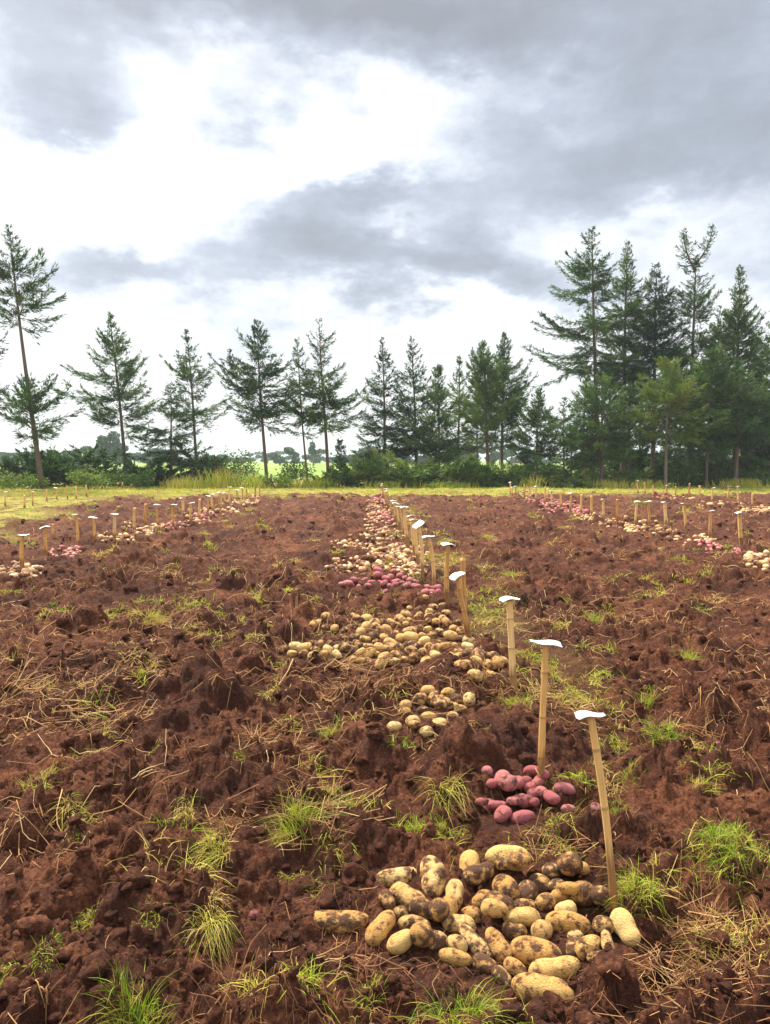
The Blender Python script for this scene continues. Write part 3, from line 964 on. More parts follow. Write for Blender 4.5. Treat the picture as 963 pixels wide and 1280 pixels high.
H3 = [(213, 96, 52, 36, 0, .3), (265, 97, 38, 36, 0, .4), (311, 82, 56, 46, 0, .72), (380, 82, 58, 48, 0, .5), (358, 122, 56, 48, 80, .45), (187, 128, 52, 48, 0, .6),
      (234, 135, 56, 44, 80, .6), (283, 125, 52, 40, 0, .5), (133, 145, 42, 36, 0, .4), (130, 172, 46, 40, 0, .55), (194, 165, 42, 34, 0, .7), (160, 192, 52, 40, 0, .35),
      (215, 188, 54, 40, 0, .4), (272, 145, 42, 32, 0, .5), (258, 170, 48, 45, 0, .62), (300, 160, 46, 40, 0, .5), (328, 158, 46, 28, 0, .4), (300, 185, 42, 40, 0, .5),
      (94, 213, 54, 42, 0, .4), (165, 212, 42, 32, 0, .4), (209, 215, 48, 42, 0, .5), (255, 215, 62, 46, 0, .35), (167, 228, 42, 26, 0, .5), (285, 168, 40, 34, 0, .6), (237, 72, 40, 30, 0, .7)]
items = []
for (cx, cy, l, w, a, d) in sorted(H3, key=lambda t: t[1]):
    items.append(put_potato('cream', 460 + cx / 2.832, 830 + cy / 2.832, l / 2.832, w / 2.832, a + r.uniform(-20, 20), d, r))
name_heap(items, 'small round heap', 4, 'cream potatoes in the small round heap', 'third stake')


def scatter_heap(areas, n, gap, r):
    """areas: (cx,cy,rx,ry,weight) ellipses in the photograph"""
    w = np.array([a[4] for a in areas], float)
    w /= w.sum()
    pts = []
    tries = 0
    while len(pts) < n and tries < 60000:
        tries += 1
        a = areas[r.choice(len(areas), p=w)]
        th, q = r.uniform(0, 6.28), math.sqrt(r.random())
        x, y = a[0] + a[2] * q * math.cos(th), a[1] + a[3] * q * math.sin(th)
        if all(abs(x - u) > gap * .95 or abs(y - v) > gap * .62 for u, v in pts):
            pts.append((x, y))
    return sorted(pts, key=lambda t: t[1])


# wide heap: tail to the side, a second thin arm, thick body by the stakes
A4 = [(395, 812, 48, 8, 1.6), (405, 779, 17, 5, .5), (470, 795, 48, 18, 3), (530, 790, 50, 26, 4), (560, 815, 52, 18, 3), (600, 828, 28, 10, 1), (535, 764, 24, 8, .7), (480, 822, 40, 8, 1), (445, 775, 22, 6, .6)]
items = []
for (x, y) in scatter_heap(A4, 138, 9.9, r):
    s = 12.6 * (y - HOR) / 235 * r.uniform(.66, 1.25)
    items.append(put_potato('cream', x, y, s * r.uniform(1, 1.4), s * .9, r.uniform(-60, 60), float(np.clip(r.normal(.50, .14), .2, .85)), r))
name_heap(items, 'wide heap', 9, 'cream potatoes in the wide heap', 'the stakes')

# crimson band behind the wide heap
A5 = [(447, 727, 22, 4, 1.2), (490, 724, 22, 7, 2.6), (517, 727, 12, 4, 1)]
items = []
for (x, y) in scatter_heap(A5, 32, 6.0, r):
    s = 7.6 * r.uniform(.8, 1.3)
    items.append(put_potato('red', x, y, s * r.uniform(1.1, 1.6), s * .9, r.uniform(-40, 40), float(np.clip(r.normal(.3, .08), .1, .5)), r))
name_heap(items, 'thin red band', 3, 'red potatoes in the thin band', 'the stakes')
items = []
for (x, y) in scatter_heap([(538, 739, 11, 6, 1)], 9, 6.4, r):
    items.append(put_potato('red', x, y, 11, 8, r.uniform(-40, 40), .3, r))
name_heap(items, 'small red clump', 2, 'red potatoes in the small clump', 'fifth stake')
# strays
for (x, y, l, w, kind, lab) in [(318, 1142, 13, 12, 'red', 'lone small pink potato half buried beside the thick yellow tuft'),
                                (895, 932, 16, 11, 'red', 'lone dusty pink potato lying on open soil past the front stake'),
                                (776, 751, 9, 7, 'red', 'lone small potato in open soil near the round tuft')]:
    d = put_potato(kind, x, y, l, w, 10, .5, r, .3)
    d['o']['label'], d['o']['category'] = lab, 'potato'

# everything smaller, farther up the rows: past counting
SM = [[potato_shape(700 + k, 2, k % 2 == 0) for k in range(8)], ]
accs = {'cream': Acc(), 'red': Acc()}


def far_potatoes(kind, areas, n, size_m=(.055, .085)):
    n = int(n * 1.8)
    a = accs[kind]
    pts = []
    w = np.array([q[4] for q in areas], float)
    w /= w.sum()
    idx = r.choice(len(areas), n, p=w)
    th, q = r.uniform(0, 6.28, n), np.sqrt(r.random(n))
    ar = np.array(areas)[idx]
    px, py = ar[:, 0] + ar[:, 2] * q * np.cos(th), ar[:, 1] + ar[:, 3] * q * np.sin(th)
    P = G(px, py)
    for i in range(n):
        S, Fc = SM[0][r.integers(8)]
        W = r.uniform(*size_m) * r.uniform(.5, .98)
        V = S * np.array([W * r.uniform(.55, .8), W * .5, W * .47])
        az = r.uniform(0, 6.28)
        ca, sa = math.cos(az), math.sin(az)
        V = np.stack([V[:, 0] * ca - V[:, 1] * sa, V[:, 0] * sa + V[:, 1] * ca, V[:, 2]], -1)
        a.put(V + P[i] + (0, 0, W * r.uniform(-.05, .42)), Fc, r.random())


far_potatoes('cream', [(470, 710, 62, 8, 3), (510, 712, 26, 9, 2.5), (465, 684, 48, 4, 2), (500, 692, 36, 12, 3), (432, 683, 18, 4, 1)], 210, (.06, .095))
far_potatoes('cream', [(480, 672, 34, 8, 3), (475, 658, 22, 8, 2), (488, 690, 30, 8, 2)], 110, (.06, .095))
far_potatoes('cream', [(474, 640, 16, 10, 2), (470, 630, 12, 6, 1)], 120, (.07, .11))
far_potatoes('red', [(473, 636, 14, 12, 2), (470, 626, 12, 4, 1.3), (478, 650, 18, 6, .8)], 130, (.07, .11))
far_potatoes('cream', [(150, 675, 26, 3, 1), (178, 667, 16, 8, 2.5), (170, 661, 20, 4, 1.5), (200, 661, 12, 3, 1), (128, 672, 8, 3, .5)], 110, (.06, .1))
far_potatoes('red', [(78, 694, 18, 4, 1), (93, 690, 9, 4, 1)], 30, (.07, .1))
far_potatoes('red', [(222, 658, 16, 4, 1), (250, 648, 20, 4, 1.6)], 70, (.08, .12))
far_potatoes('cream', [(245, 653, 18, 3, 1), (275, 640, 26, 3, 1.5), (300, 630, 24, 3, 1.5), (318, 622, 10, 2, .7)], 150, (.08, .13))
far_potatoes('cream', [(776, 657, 36, 4, 2), (805, 662, 36, 5, 2.5), (835, 668, 20, 3, 1), (865, 676, 34, 4, 1.3), (750, 649, 14, 3, 1)], 150, (.07, .105))
far_potatoes('red', [(700, 635, 26, 6, 2.4), (720, 641, 16, 4, 1.2), (670, 626, 18, 4, 1.2), (684, 630, 18, 5, 1.2)], 190, (.09, .13))
far_potatoes('cream', [(655, 618, 14, 5, 1), (735, 648, 20, 3, 1)], 60, (.08, .12))
far_potatoes('red', [(890, 686, 16, 4, 1.6), (918, 692, 9, 3, .8)], 34, (.07, .1))
far_potatoes('cream', [(950, 703, 18, 8, 2.2), (938, 697, 8, 4, .5)], 40, (.07, .1))
far_potatoes('cream', [(850, 625, 20, 2, 1), (900, 632, 30, 3, 2), (945, 638, 22, 3, 1.5), (960, 640, 20, 3, 1)], 130, (.09, .13))
far_potatoes('red', [(830, 621, 14, 2, 1)], 16, (.09, .13))
far_potatoes('cream', [(442, 597.5, 4, 1.5, 1)], 24, (.2, .3))
far_potatoes('cream', [(22, 717, 26, 9, 3), (46, 716, 6, 8, .6)], 44, (.08, .115))
V = np.concatenate(accs['cream'].V + accs['red'].V)
fc, fr = np.concatenate(accs['cream'].F3), np.concatenate(accs['red'].F3) + accs['cream'].n
T = np.concatenate(accs['cream'].T + accs['red'].T)
me = mesh_np('small_potatoes', V, [fc, fr], {'tone': T}, True, (M_cream2, M_red2), np.concatenate([np.zeros(len(fc)), np.ones(len(fr))]))
add('small_potatoes', me, kind='stuff')

# ------------------------------------------------------------------ bamboo stakes with white cards
POSTS, CARDS = [], []
for k in range(6):
    r = np.random.default_rng(1200 + k)
    zs = list(np.linspace(-.22, 1.0, 34))
    nodes = [r.uniform(.1, .3), r.uniform(.45, .6), r.uniform(.76, .9)]
    for z in nodes:
        zs += [z - .012, z - .004, z + .004, z + .012]
    zs = np.array(sorted(zs))
    sides = 12
    V, T = [], []
    bx, by = r.uniform(-.012, .012, 2)
    for z in zs:
        near = min(abs(z - q) for q in nodes)
        rad = .0185 * (1 - .1 * z) * (1.07 if near < .005 else (1.03 if near < .013 else 1))
        for j in range(sides):
            th = j * 2 * math.pi / sides
            flat = .72 if math.cos(th - k) > .55 else 1          # split face
            zz = z + (.012 * math.cos(th * 1 + k) if z == zs[-1] else 0)
            wob = 1 + .05 * math.sin(7 * z + j + k)
            V.append((rad * flat * wob * math.cos(th) + bx * math.sin(math.pi * max(z, 0)), rad * flat * wob * math.sin(th) + by * math.sin(2 * max(z, 0)), zz))
            T.append(1.0 if near < .005 else 0.0)
    nz = len(zs)
    q = [[i * sides + j, i * sides + (j + 1) % sides, (i + 1) * sides + (j + 1) % sides, (i + 1) * sides + j] for i in range(nz - 1) for j in range(sides)]
    V.append((0, 0, 1.0)); T.append(.3)
    t3 = [[(nz - 1) * sides + j, (nz - 1) * sides + (j + 1) % sides, nz * sides] for j in range(sides)]
    POSTS.append(mesh_np('post', V, [np.array(q), np.array(t3)], {'tone': T}, True, (M_bamboo,)))
for k in range(5):
    r = np.random.default_rng(1300 + k)
    nx, ny = 14, 8
    V = []
    b1, b2, tw = r.uniform(-.06, -.01), r.uniform(-.04, .02), r.uniform(-.04, .04)
    for top in (1, 0):
        for i in range(nx + 1):
            for j in range(ny + 1):
                u, v = i / nx * 2 - 1, j / ny * 2 - 1
                x, y = u * .055, v * .038
                z = b1 * .13 * u * u + b2 * .1 * v * v + tw * .15 * u * v + .004 * math.sin(3 * u + k) + .003 * math.sin(5 * v + 2 * k)
                V.append((x * (1 - .09 * v ** 4), y * (1 - .16 * u ** 4), z + (.0016 if top else 0)))
    n1 = (nx + 1) * (ny + 1)
    q = []
    for i in range(nx):
        for j in range(ny):
            a, b_, c_, d_ = i * (ny + 1) + j, (i + 1) * (ny + 1) + j, (i + 1) * (ny + 1) + j + 1, i * (ny + 1) + j + 1
            q += [[a, b_, c_, d_], [n1 + d_, n1 + c_, n1 + b_, n1 + a]]
    ed = [i * (ny + 1) for i in range(nx + 1)] + [nx * (ny + 1) + j for j in range(1, ny + 1)] + [i * (ny + 1) + ny for i in range(nx - 1, -1, -1)] + [j for j in range(ny - 1, 0, -1)]
    for m in range(len(ed)):
        a, b_ = ed[m], ed[(m + 1) % len(ed)]
        q.append([b_, a, n1 + a, n1 + b_])
    CARDS.append(mesh_np('card', V, [np.array(q)], None, True, (M_card,)))
import mathutils


def stake(tx, ty, bx, by, card, label, group, r, tilt=None, thick=1.5, cs=1.22):
    p = G(bx, by)
    top = at_depth(tx, ty, p[1])
    ax = mathutils.Vector(top - p)
    ax.y += r.uniform(-.02, .02)
    h = ax.length
    rot = mathutils.Vector((0, 0, 1)).rotation_difference(ax.normalized()).to_euler()
    root = add('bamboo_stake', None, loc=tuple(p), rot=tuple(rot), label=label, cat='stake', group=group)
    root.empty_display_size = .1
    s = thick * r.uniform(.92, 1.1)
    pst = add('post', POSTS[int(r.integers(6))], root, scale=(s, s, h), rot=(0, 0, 0))
    if card:
        rx, ry, rz = tilt if tilt else (r.uniform(-.1, .08), r.uniform(-.15, .15), r.uniform(-.3, .3))
        k = cs * r.uniform(.94, 1.06)
        inv = rot.to_matrix().inverted()
        q = inv @ mathutils.Euler((rx, ry, rz)).to_matrix()
        add('card', CARDS[int(r.integers(5))], root, loc=(0, 0, h + .006), rot=tuple(q.to_euler()), scale=(k, k, 1))
    return root


rs = np.random.default_rng(31)
MID = [(740, 897, 768, 1140, 1, (-.03, -.06, .0)), (683, 805, 676, 990, 1, (.02, .14, .05)), (638, 750, 643, 866, 1, (.0, -.06, .1)), (572, 720, 588, 803, 1, (.12, -.45, .4)),
       (579, 698, 584, 792, 0, None), (561, 681, 560, 757, 1, (.05, .12, .2)), (536, 671, 543, 736, 1, (.05, -.1, 0)), (523, 656, 528, 728, 1, (.3, -.6, .4)),
       (519.5, 650, 524, 715, 1, None), (514.4, 645, 519, 696, 1, None), (505.7, 634, 511, 682, 1, None), (499, 633.5, 505, 671, 1, None),
       (494.5, 629, 499, 662, 1, None), (492, 626, 495, 654, 1, None), (488, 619, 490, 646, 0, None), (484, 614, 486, 638, 1, None),
       (481.5, 611, 483, 632, 1, None), (478.5, 607, 480, 626, 1, None), (477, 605, 478, 620, 1, None)]
for i, (tx, ty, bx, by, c_, tilt) in enumerate(MID):
    what = 'bamboo stake with white card on top' if c_ else 'bare bamboo stake without card'
    where = 'front of all, leaning beside the front heap' if i == 0 else f'{ORD[i]} back along the middle row'
    stake(tx, ty, bx, by, c_, f'{what}, {where}', 'stakes of the middle row', rs, tilt, *((.80, .80), (.84, 1.22), (1.1, .95), (1.1, 1.1), (1.1, 1.1), (1.3, 1.2))[min(i, 5)])
LEFT = [(29.3, 669, 29, 717, 1), (56.5, 659, 58, 694, 1), (66, 655, 67, 672, 0), (95, 644, 98, 683, 1), (116.5, 647, 116.5, 679, 1), (143, 643, 143, 681, 1), (168, 635, 169, 667, 0), (182, 630, 182, 660, 0),
        (197, 631, 199, 660, 1), (217, 631, 217, 659, 1), (229, 623, 230, 651, 1), (239, 629, 239, 654, 1), (250, 624, 250, 650, 0), (260, 620, 260, 644, 1), (265, 618, 266, 642, 1), (275, 616, 276.5, 641, 1),
        (281.5, 616, 282, 632, 1), (287, 609, 287, 629, 1), (296, 612.5, 296, 628, 1), (302.6, 610, 302.6, 627, 1), (308, 611, 308, 625, 0), (319.6, 608.5, 319.6, 624, 1), (324, 608, 324.5, 622, 0)]
for i, (tx, ty, bx, by, c_) in enumerate(LEFT):
    what = 'bamboo stake with white card' if c_ else 'bare bamboo stake without card'
    stake(tx, ty, bx, by, c_, f'{what}, {ORD[i] if i < 22 else "last"} back in row by the meadow', 'stakes of the row by the meadow', rs)
MEAD = [(6.4, 615, 7, 633, 1), (31, 619, 31, 636, 0), (40.6, 615, 41, 632, 1), (58, 612, 59, 627, 0), (70, 610, 71, 624, 1), (84, 608, 85, 624, 0), (95, 608, 96, 624, 0), (108, 606, 109, 621, 0)]
for i, (tx, ty, bx, by, c_) in enumerate(MEAD):
    what = 'bamboo stake with white card' if c_ else 'bare bamboo stake'
    stake(tx, ty, bx, by, c_, f'{what} standing in the meadow grass, {ORD[i]} from its outer end', 'stakes in the meadow', rs)
RIGHT = [(926, 641, 927, 685, 1), (888.5, 639, 888, 672, 1), (856, 630, 858.6, 668, 1), (831, 628, 833.7, 664, 1), (810, 627, 811, 660, 1), (797, 627, 795, 659, 1), (772, 624, 773, 653, 0), (755, 624, 755, 650, 1),
         (740, 620, 740, 646, 0), (727, 618, 727.5, 644, 0), (714, 616.5, 713, 641, 1), (700, 614, 700, 637, 0), (690, 613.5, 690.5, 634, 1), (682, 608.5, 682, 632, 0), (670.6, 608, 671, 628, 1), (662, 608, 662, 626, 1),
         (655.6, 606, 655.6, 624, 0), (645, 608, 646, 621, 1), (641, 609, 641, 621, 1), (638, 603, 638.5, 619, 1)]
for i, (tx, ty, bx, by, c_) in enumerate(RIGHT):
    what = 'bamboo stake with white card' if c_ else 'bare bamboo stake without card'
    stake(tx, ty, bx, by, c_, f'{what}, {ORD[i]} back in row towards the dense tree group', 'stakes of the row towards the dense trees', rs)
RIGHT2 = [(941, 617, 941, 634.5, 0), (921.7, 608.5, 921.7, 632, 1), (912, 608, 909, 628, 1), (892, 610, 890, 629, 1), (875, 607, 875, 627, 0), (862, 604, 862, 625, 0), (845, 608, 845, 622, 0), (834, 607, 834, 621, 1), (816, 607, 816, 620, 0), (805.6, 603, 806, 619, 0), (797, 601, 798, 618, 1)]
for i, (tx, ty, bx, by, c_) in enumerate(RIGHT2):
    what = 'bamboo stake with white card' if c_ else 'bare bamboo stake'
    stake(tx, ty, bx, by, c_, f'{what}, {ORD[i]} back in outermost row before the dense trees', 'stakes of the outermost row', rs)

# ------------------------------------------------------------------ trees
def sprays(fol, wood, base, az, el, L, droop, r, leaf=(.15, .30), lw=.038, tone0=.45, per=9.0, tipup=.32, rad0=.02):
    """feathery conifer branches: base[N,3], azimuth, elevation, length"""
    N = len(base)
    K = 6
    s = np.linspace(0, 1, K)
    hd = np.stack([np.cos(az), np.sin(az), np.zeros(N)], -1)

    def path(i, t):
        return base[i] + hd[i] * (L[i] * t * np.cos(el[i]))[..., None] + np.stack([np.zeros_like(t), np.zeros_like(t), L[i] * (t * np.sin(el[i]) - droop[i] * t ** 2 + tipup * t ** 3)], -1)
    C = np.stack([path(np.arange(N), np.full(N, q)) for q in s], 1)
    tubes(wood, C, (rad0 * (L / max(L.max(), .1))[:, None] + .004) * np.linspace(1, .3, K), r.random(N), 3)
    nt_ = np.maximum((L * per * 2.1).astype(int) + 3, 4)
    bi = np.repeat(np.arange(N), nt_)
    n = len(bi)
    t = r.uniform(.03, 1.0, n)
    P = path(bi, t)
    tang = unit(path(bi, np.minimum(t + .06, 1.06)) - path(bi, t - .06))
    perp = unit(np.cross(tang, np.array([0, 0, 1.]))) * np.where(r.random(n) < .5, -1, 1)[:, None]
    td = unit(tang * r.uniform(.5, 1.1, n)[:, None] + perp * r.uniform(.2, 1.0, n)[:, None] + np.array([0, 0, 1.]) * r.normal(.0, .25, n)[:, None])
    tl = (.07 + .40 * np.minimum(L[bi], 1.7) * (1.05 - t)) * r.uniform(.6, 1.2, n)
    tone_b = (tone0 + r.normal(0, .13, N))[bi]
    m = np.maximum((tl / .085).astype(int) + 2, 3)
    li = np.repeat(np.arange(n), m)
    q = len(li)
    u = r.random(q)
    LP = P[li] + td[li] * (tl[li] * u)[:, None] + np.array([0, 0, -1.]) * (.25 * tl[li] * u * u)[:, None] + r.normal(0, .02, (q, 3))
    ld = unit(td[li] + tang[li] * .35 + r.normal(0, .30, (q, 3)))
    nn = unit(np.cross(ld, unit(np.array([0, 0, 1.]) + r.normal(0, .7, (q, 3)))))
    ll = (r.uniform(*leaf, q) * np.clip(.42 + .5 * L[bi][li], 0, 1.1))[:, None]
    V = np.stack([LP, LP + ld * ll * .45 + nn * lw / 2, LP + ld * ll, LP + ld * ll * .45 - nn * lw / 2], 1).reshape(-1, 3)
    fol.put(V, np.arange(q * 4).reshape(-1, 4), np.repeat(np.clip(tone_b[li] + r.normal(0, .12, q), 0, 1), 4))


def crown_along(fol, wood, axis, z0, z1, Rm, r, dens=7.0, el=(0, 45), droop=.2, pw=.8, side=0.0, tone0=.45, per=9.0, round_=.12, leaf=(.15, .30), lw=.038):
    """branches round an axis function between heights z0..z1"""
    n = int((z1 - z0) * dens * .92) + 6
    rel = np.sort(r.random(n))
    wh = np.round(rel * n / 5) * 5 / n                 # loose whorls
    rel = np.clip(rel * .55 + wh * .45, 0, 1)
    z = z0 + (z1 - z0) * rel
    az = np.arange(n) * 2.399 + r.normal(0, .5, n)
    prof = (1 - .5 * sstep(.45, .95, rel)) * (1 - rel) ** pw * (.62 + .38 * np.clip(rel / round_, 0, 1))
    L = (Rm * prof * r.uniform(.6, 1.18, n) * np.where(r.random(n) < .15, 1.3, 1) * 1.1 + .10) * (1 + side * np.cos(az))
    e = np.radians(el[0] + (el[1] - el[0]) * rel + r.normal(0, 13, n))
    base = np.array([axis(q) for q in z])
    sprays(fol, wood, base, az, e, L, np.full(n, droop) * r.uniform(.6, 1.4, n), r, tone0=tone0, per=per, leaf=leaf, lw=lw)
    # leading shoot
    t = np.linspace(z1 - 1.5, z1 - .05, 11)
    sprays(fol, wood, np.array([axis(q) for q in t]), np.arange(11) * 2.4, np.full(11, R(50)), np.linspace(.42, .06, 11), np.full(11, .05), r, tone0=tone0, per=3, leaf=leaf, lw=lw * .8)


def tree(name, label, px, Y, ytop, crowns, seed, r0=None, lean=0.0, cat='tree', tone0=.45, trunk_tone=.4, wig=.12, group='trees along the field edge'):
    """crowns: (ybottom px, ytop px, halfwidth px, kw) ; all from the photograph, sized at distance Y"""
    r = np.random.default_rng(seed)
    foot = at_depth(px, HOR, Y)
    x, y = float(foot[0]), Y
    z0 = float(H(np.array([x]), np.array([y]))[0])
    zt = float(at_depth(px, ytop, Y)[2]) - z0
    sc = Y / F
    fol, wood = Acc(), Acc()
    ph = r.uniform(0, 6)

    def axis(z):
        f = z / zt
        return np.array([lean * sc * f + wig * math.sin(f * 4 + ph) * f * .6, wig * .5 * math.cos(f * 3 + ph) * f, z])
    r0 = (r0 or .0105 * zt + .03) * .75
    zz = np.linspace(-.25, zt * .985, 16)
    C = np.array([[axis(q) for q in zz]])
    rad = np.array([r0 * (1 - np.clip(zz / zt, 0, 1)) ** .85 + .012])
    rad[0, 0] *= 1.25
    tubes(wood, C, rad, np.array([trunk_tone]), 9)
    for (yb, yt, hw, kw) in crowns:
        kw = dict(kw)
        off = kw.pop('off', 0) * sc
        az0 = kw.pop('az', None)
        za = max(float(at_depth(px, yb, Y)[2]) - z0, .15)
        zb = float(at_depth(px, yt, Y)[2]) - z0
        if off:                                # a second leader leaving the trunk
            def ax2(z, off=off, za=za, zb=zb):
                f = np.clip((z - za) / (zb - za), 0, 1)
                return axis(za + (z - za) * .6) * (1, 1, 0) + np.array([off * (1 - (1 - f) ** 2), 0, z])
            q = np.linspace(za, zb, 8)
            tubes(wood, np.array([[ax2(k) for k in q]]), np.array([np.linspace(r0 * .4, .01, 8)]), np.array([trunk_tone]), 6)
            crown_along(fol, wood, ax2, za, zb, hw * sc, r, tone0=kw.pop('tone', tone0), **kw)
        else:
            crown_along(fol, wood, axis, za, zb, hw * sc, r, tone0=kw.pop('tone', tone0), **kw)
    root = add(name, None, loc=(x, y, z0), label=label, cat=cat, group=group)
    add('trunk', wood.mesh('trunk', (M_bark,)), root)
    add('crown', fol.mesh('crown', (M_needle,), False), root)
    return root


d = dict
T = tree
T('cypress_tree', 'tall thin cypress with two separate crowns on a bare leaning trunk', 52, 36, 284, [(412, 284, 60, d(dens=9, el=(8, 40), droop=.06, pw=.75, per=10)), (548, 478, 54, d(dens=13, el=(12, 50), droop=.10, pw=.5, per=10))], 1, lean=-32, tone0=.28)
T('cypress_tree', 'cypress mostly outside the view, only branch tips reaching in at the edge', -52, 35, 330, [(560, 330, 100, d(dens=5, el=(0, 35), droop=.1, pw=.6))], 2, tone0=.3)
T('cypress_tree', 'pale green open cypress with tall bare trunk standing alone before far eucalyptus', 158, 40, 392, [(545, 392, 66, d(dens=11, el=(-4, 58), droop=.16, pw=.85, per=11))], 3, lean=-14, tone0=.5)
T('cypress_tree', 'slender pointed cypress rising behind the dark low drooping cypress', 247, 42, 416, [(540, 416, 50, d(dens=9, el=(-2, 55), droop=.14, pw=.9))], 4, lean=-10, tone0=.5)
T('cypress_tree', 'dark low drooping cypress with branches down to the ground', 214, 40, 480, [(603, 480, 62, d(dens=13, el=(-15, 30), droop=.25, pw=.7, per=10, tone=.3))], 5, tone0=.3)
T('cypress_tree', 'full dark cypress with a second leader beside its tall point', 334, 40, 402, [(530, 402, 54, d(dens=14, el=(0, 55), droop=.14, pw=.72, per=11)), (530, 440, 36, d(off=-36, dens=10, el=(0, 50), droop=.12, pw=.8))], 6, lean=-12, tone0=.4)
T('cypress_tree', 'thin leaning cypress growing close against a taller sparse one', 385, 41, 424, [(545, 424, 28, d(dens=9, el=(0, 50), droop=.12, pw=.7))], 7, lean=-14, tone0=.42, r0=.07)
T('cypress_tree', 'tall cypress with sparse bare top and wide lower branches', 411, 41, 402, [(540, 440, 50, d(dens=12, el=(-5, 35), droop=.1, pw=.55, per=10)), (450, 402, 16, d(dens=8, el=(10, 40), droop=.05, pw=.5, per=6))], 8, lean=-10, tone0=.4)
T('cypress_tree', 'dark narrow sapling between the sparse tall cypress and round shrub', 424, 39, 552, [(602, 552, 14, d(dens=14, el=(20, 55), droop=.2, pw=.5, tone=.25))], 9, r0=.04, tone0=.25)
T('cypress_tree', 'dark narrow cypress leafy almost to the ground behind the row end', 482, 42, 424, [(592, 424, 42, d(dens=12.5, el=(-10, 45), droop=.2, pw=.62, per=10))], 10, lean=-4, tone0=.36)
T('cypress_tree', 'narrow cypress with spire top and bare lower trunk', 521, 43, 424, [(565, 424, 42, d(dens=12.5, el=(-5, 50), droop=.14, pw=.68, per=10))], 11, lean=-5, tone0=.42)
T('cypress_tree', 'bushy green cypress with upswept boughs and no bare trunk', 549, 41, 458, [(590, 458, 42, d(dens=16.2, el=(5, 60), droop=.16, pw=.6, per=10))], 12, tone0=.46)
T('cypress_tree', 'slim wispy cypress behind the bushy upswept one', 573, 46, 448, [(575, 448, 32, d(dens=12.5, el=(5, 55), droop=.1, pw=.7))], 13, tone0=.48)
T('cypress_tree', 'green cypress with broad flat top leaning away from its twin', 612, 41, 432, [(548, 432, 38, d(dens=16.2, el=(10, 60), droop=.1, pw=.4, per=11)), (520, 436, 20, d(off=-16, dens=10.0, el=(10, 60), droop=.08, pw=.6))], 14, lean=-10, tone0=.5, r0=.13)
T('cypress_tree', 'bright green cypress with feathery upswept top, twin of a flat topped one', 628, 43, 419, [(560, 419, 48, d(dens=16.2, el=(0, 62), droop=.1, pw=.65, per=11))], 15, tone0=.55)
T('cypress_tree', 'short dense dark cypress leafy to the ground before the tall group', 672, 39, 488, [(605, 488, 42, d(dens=21.6, el=(-5, 45), droop=.18, pw=.6, per=11, tone=.27))], 16, tone0=.27)
T('cypress_tree', 'mid height dull green cypress at the outer corner of the tall group', 729, 39, 458, [(580, 458, 32, d(dens=14.9, el=(-10, 50), droop=.2, pw=.6))], 17, tone0=.48)
T('cypress_tree', 'tall cypress with crooked drooping top and long bough reaching away', 749, 43, 286, [(470, 286, 63, d(dens=13.5, el=(-10, 30), droop=.22, pw=.55, per=10, side=-.25))], 18, lean=-14, tone0=0.46, r0=.2)
T('cypress_tree', 'tall yellowish green cypress between the crooked top and the dense dark one', 779, 44, 304, [(490, 304, 48, d(dens=14.9, el=(-5, 45), droop=.22, pw=.6, per=10))], 19, tone0=0.68, r0=.2)
T('cypress_tree', 'tall dense almost black cypress in the middle of the group', 816, 44, 332, [(500, 332, 56, d(dens=18.9, el=(0, 40), droop=.16, pw=.6, per=12, tone=.15))], 20, tone0=0.25, r0=.2)
T('cypress_tree', 'tall see-through cypress with two thin bare tops', 862, 43, 318, [(500, 330, 48, d(dens=12.2, el=(-5, 40), droop=.16, pw=.35, per=8)), (330, 282, 10, d(off=20, dens=12.2, el=(10, 40), droop=.05, pw=.4, per=5)), (340, 286, 12, d(off=-16, dens=12.2, el=(10, 40), droop=.05, pw=.4, per=5))], 21, tone0=0.46, r0=.2)
T('cypress_tree', 'tall broad cypress with fine spire and upcurved boughs', 919, 42, 336, [(565, 336, 70, d(dens=17.6, el=(-5, 50), droop=.14, pw=.72, per=11))], 22, tone0=0.48, r0=.2)
T('cypress_tree', 'dark cypress behind the fine spire one, top seen between its neighbours', 893, 47, 384, [(560, 384, 41, d(dens=14.9, el=(0, 45), droop=.14, pw=.6))], 23, tone0=0.40)
T('cypress_tree', 'big dark cypress at the edge of view cut off by it', 975, 43, 372, [(575, 372, 68, d(dens=14.9, el=(-5, 45), droop=.14, pw=.6))], 24, tone0=0.40)
T('cypress_tree', 'low bright green cypress with yellow tips before the tall group', 752, 38, 470, [(575, 470, 51, d(dens=17.6, el=(-5, 40), droop=.22, pw=.45, per=11))], 25, tone0=0.72, r0=.11)
T('cypress_tree', 'low rounded green cypress close behind the two bright ones', 787, 40, 482, [(572, 482, 43, d(dens=18.9, el=(-5, 40), droop=.2, pw=.42, per=11))], 26, tone0=0.68, r0=.13)
T('cypress_tree', 'olive green round headed cypress on a pale straight trunk', 833, 37.5, 452, [(548, 452, 53, d(dens=18.9, el=(0, 45), droop=.2, pw=.42, per=11))], 27, tone0=0.76, trunk_tone=.9, r0=.11)
T('cypress_tree', 'dark spreading cypress with layered boughs on a thin pale trunk', 884, 38.5, 440, [(560, 440, 61, d(dens=17.6, el=(-8, 35), droop=.2, pw=.5, per=11))], 28, tone0=0.46, trunk_tone=.8, r0=.09)
T('cypress_tree', 'green cypress at the edge of view on a pale trunk', 921, 38.5, 452, [(562, 452, 61, d(dens=17.6, el=(-8, 35), droop=.2, pw=.5, per=11))], 29, tone0=0.52, trunk_tone=.9, r0=.12)
T('cypress_tree', 'dark bushy young cypress low at the edge of view', 962, 40, 505, [(600, 505, 48, d(dens=17.6, el=(-5, 35), droop=.2, pw=.5, per=10, tone=.25))], 30, tone0=0.35)
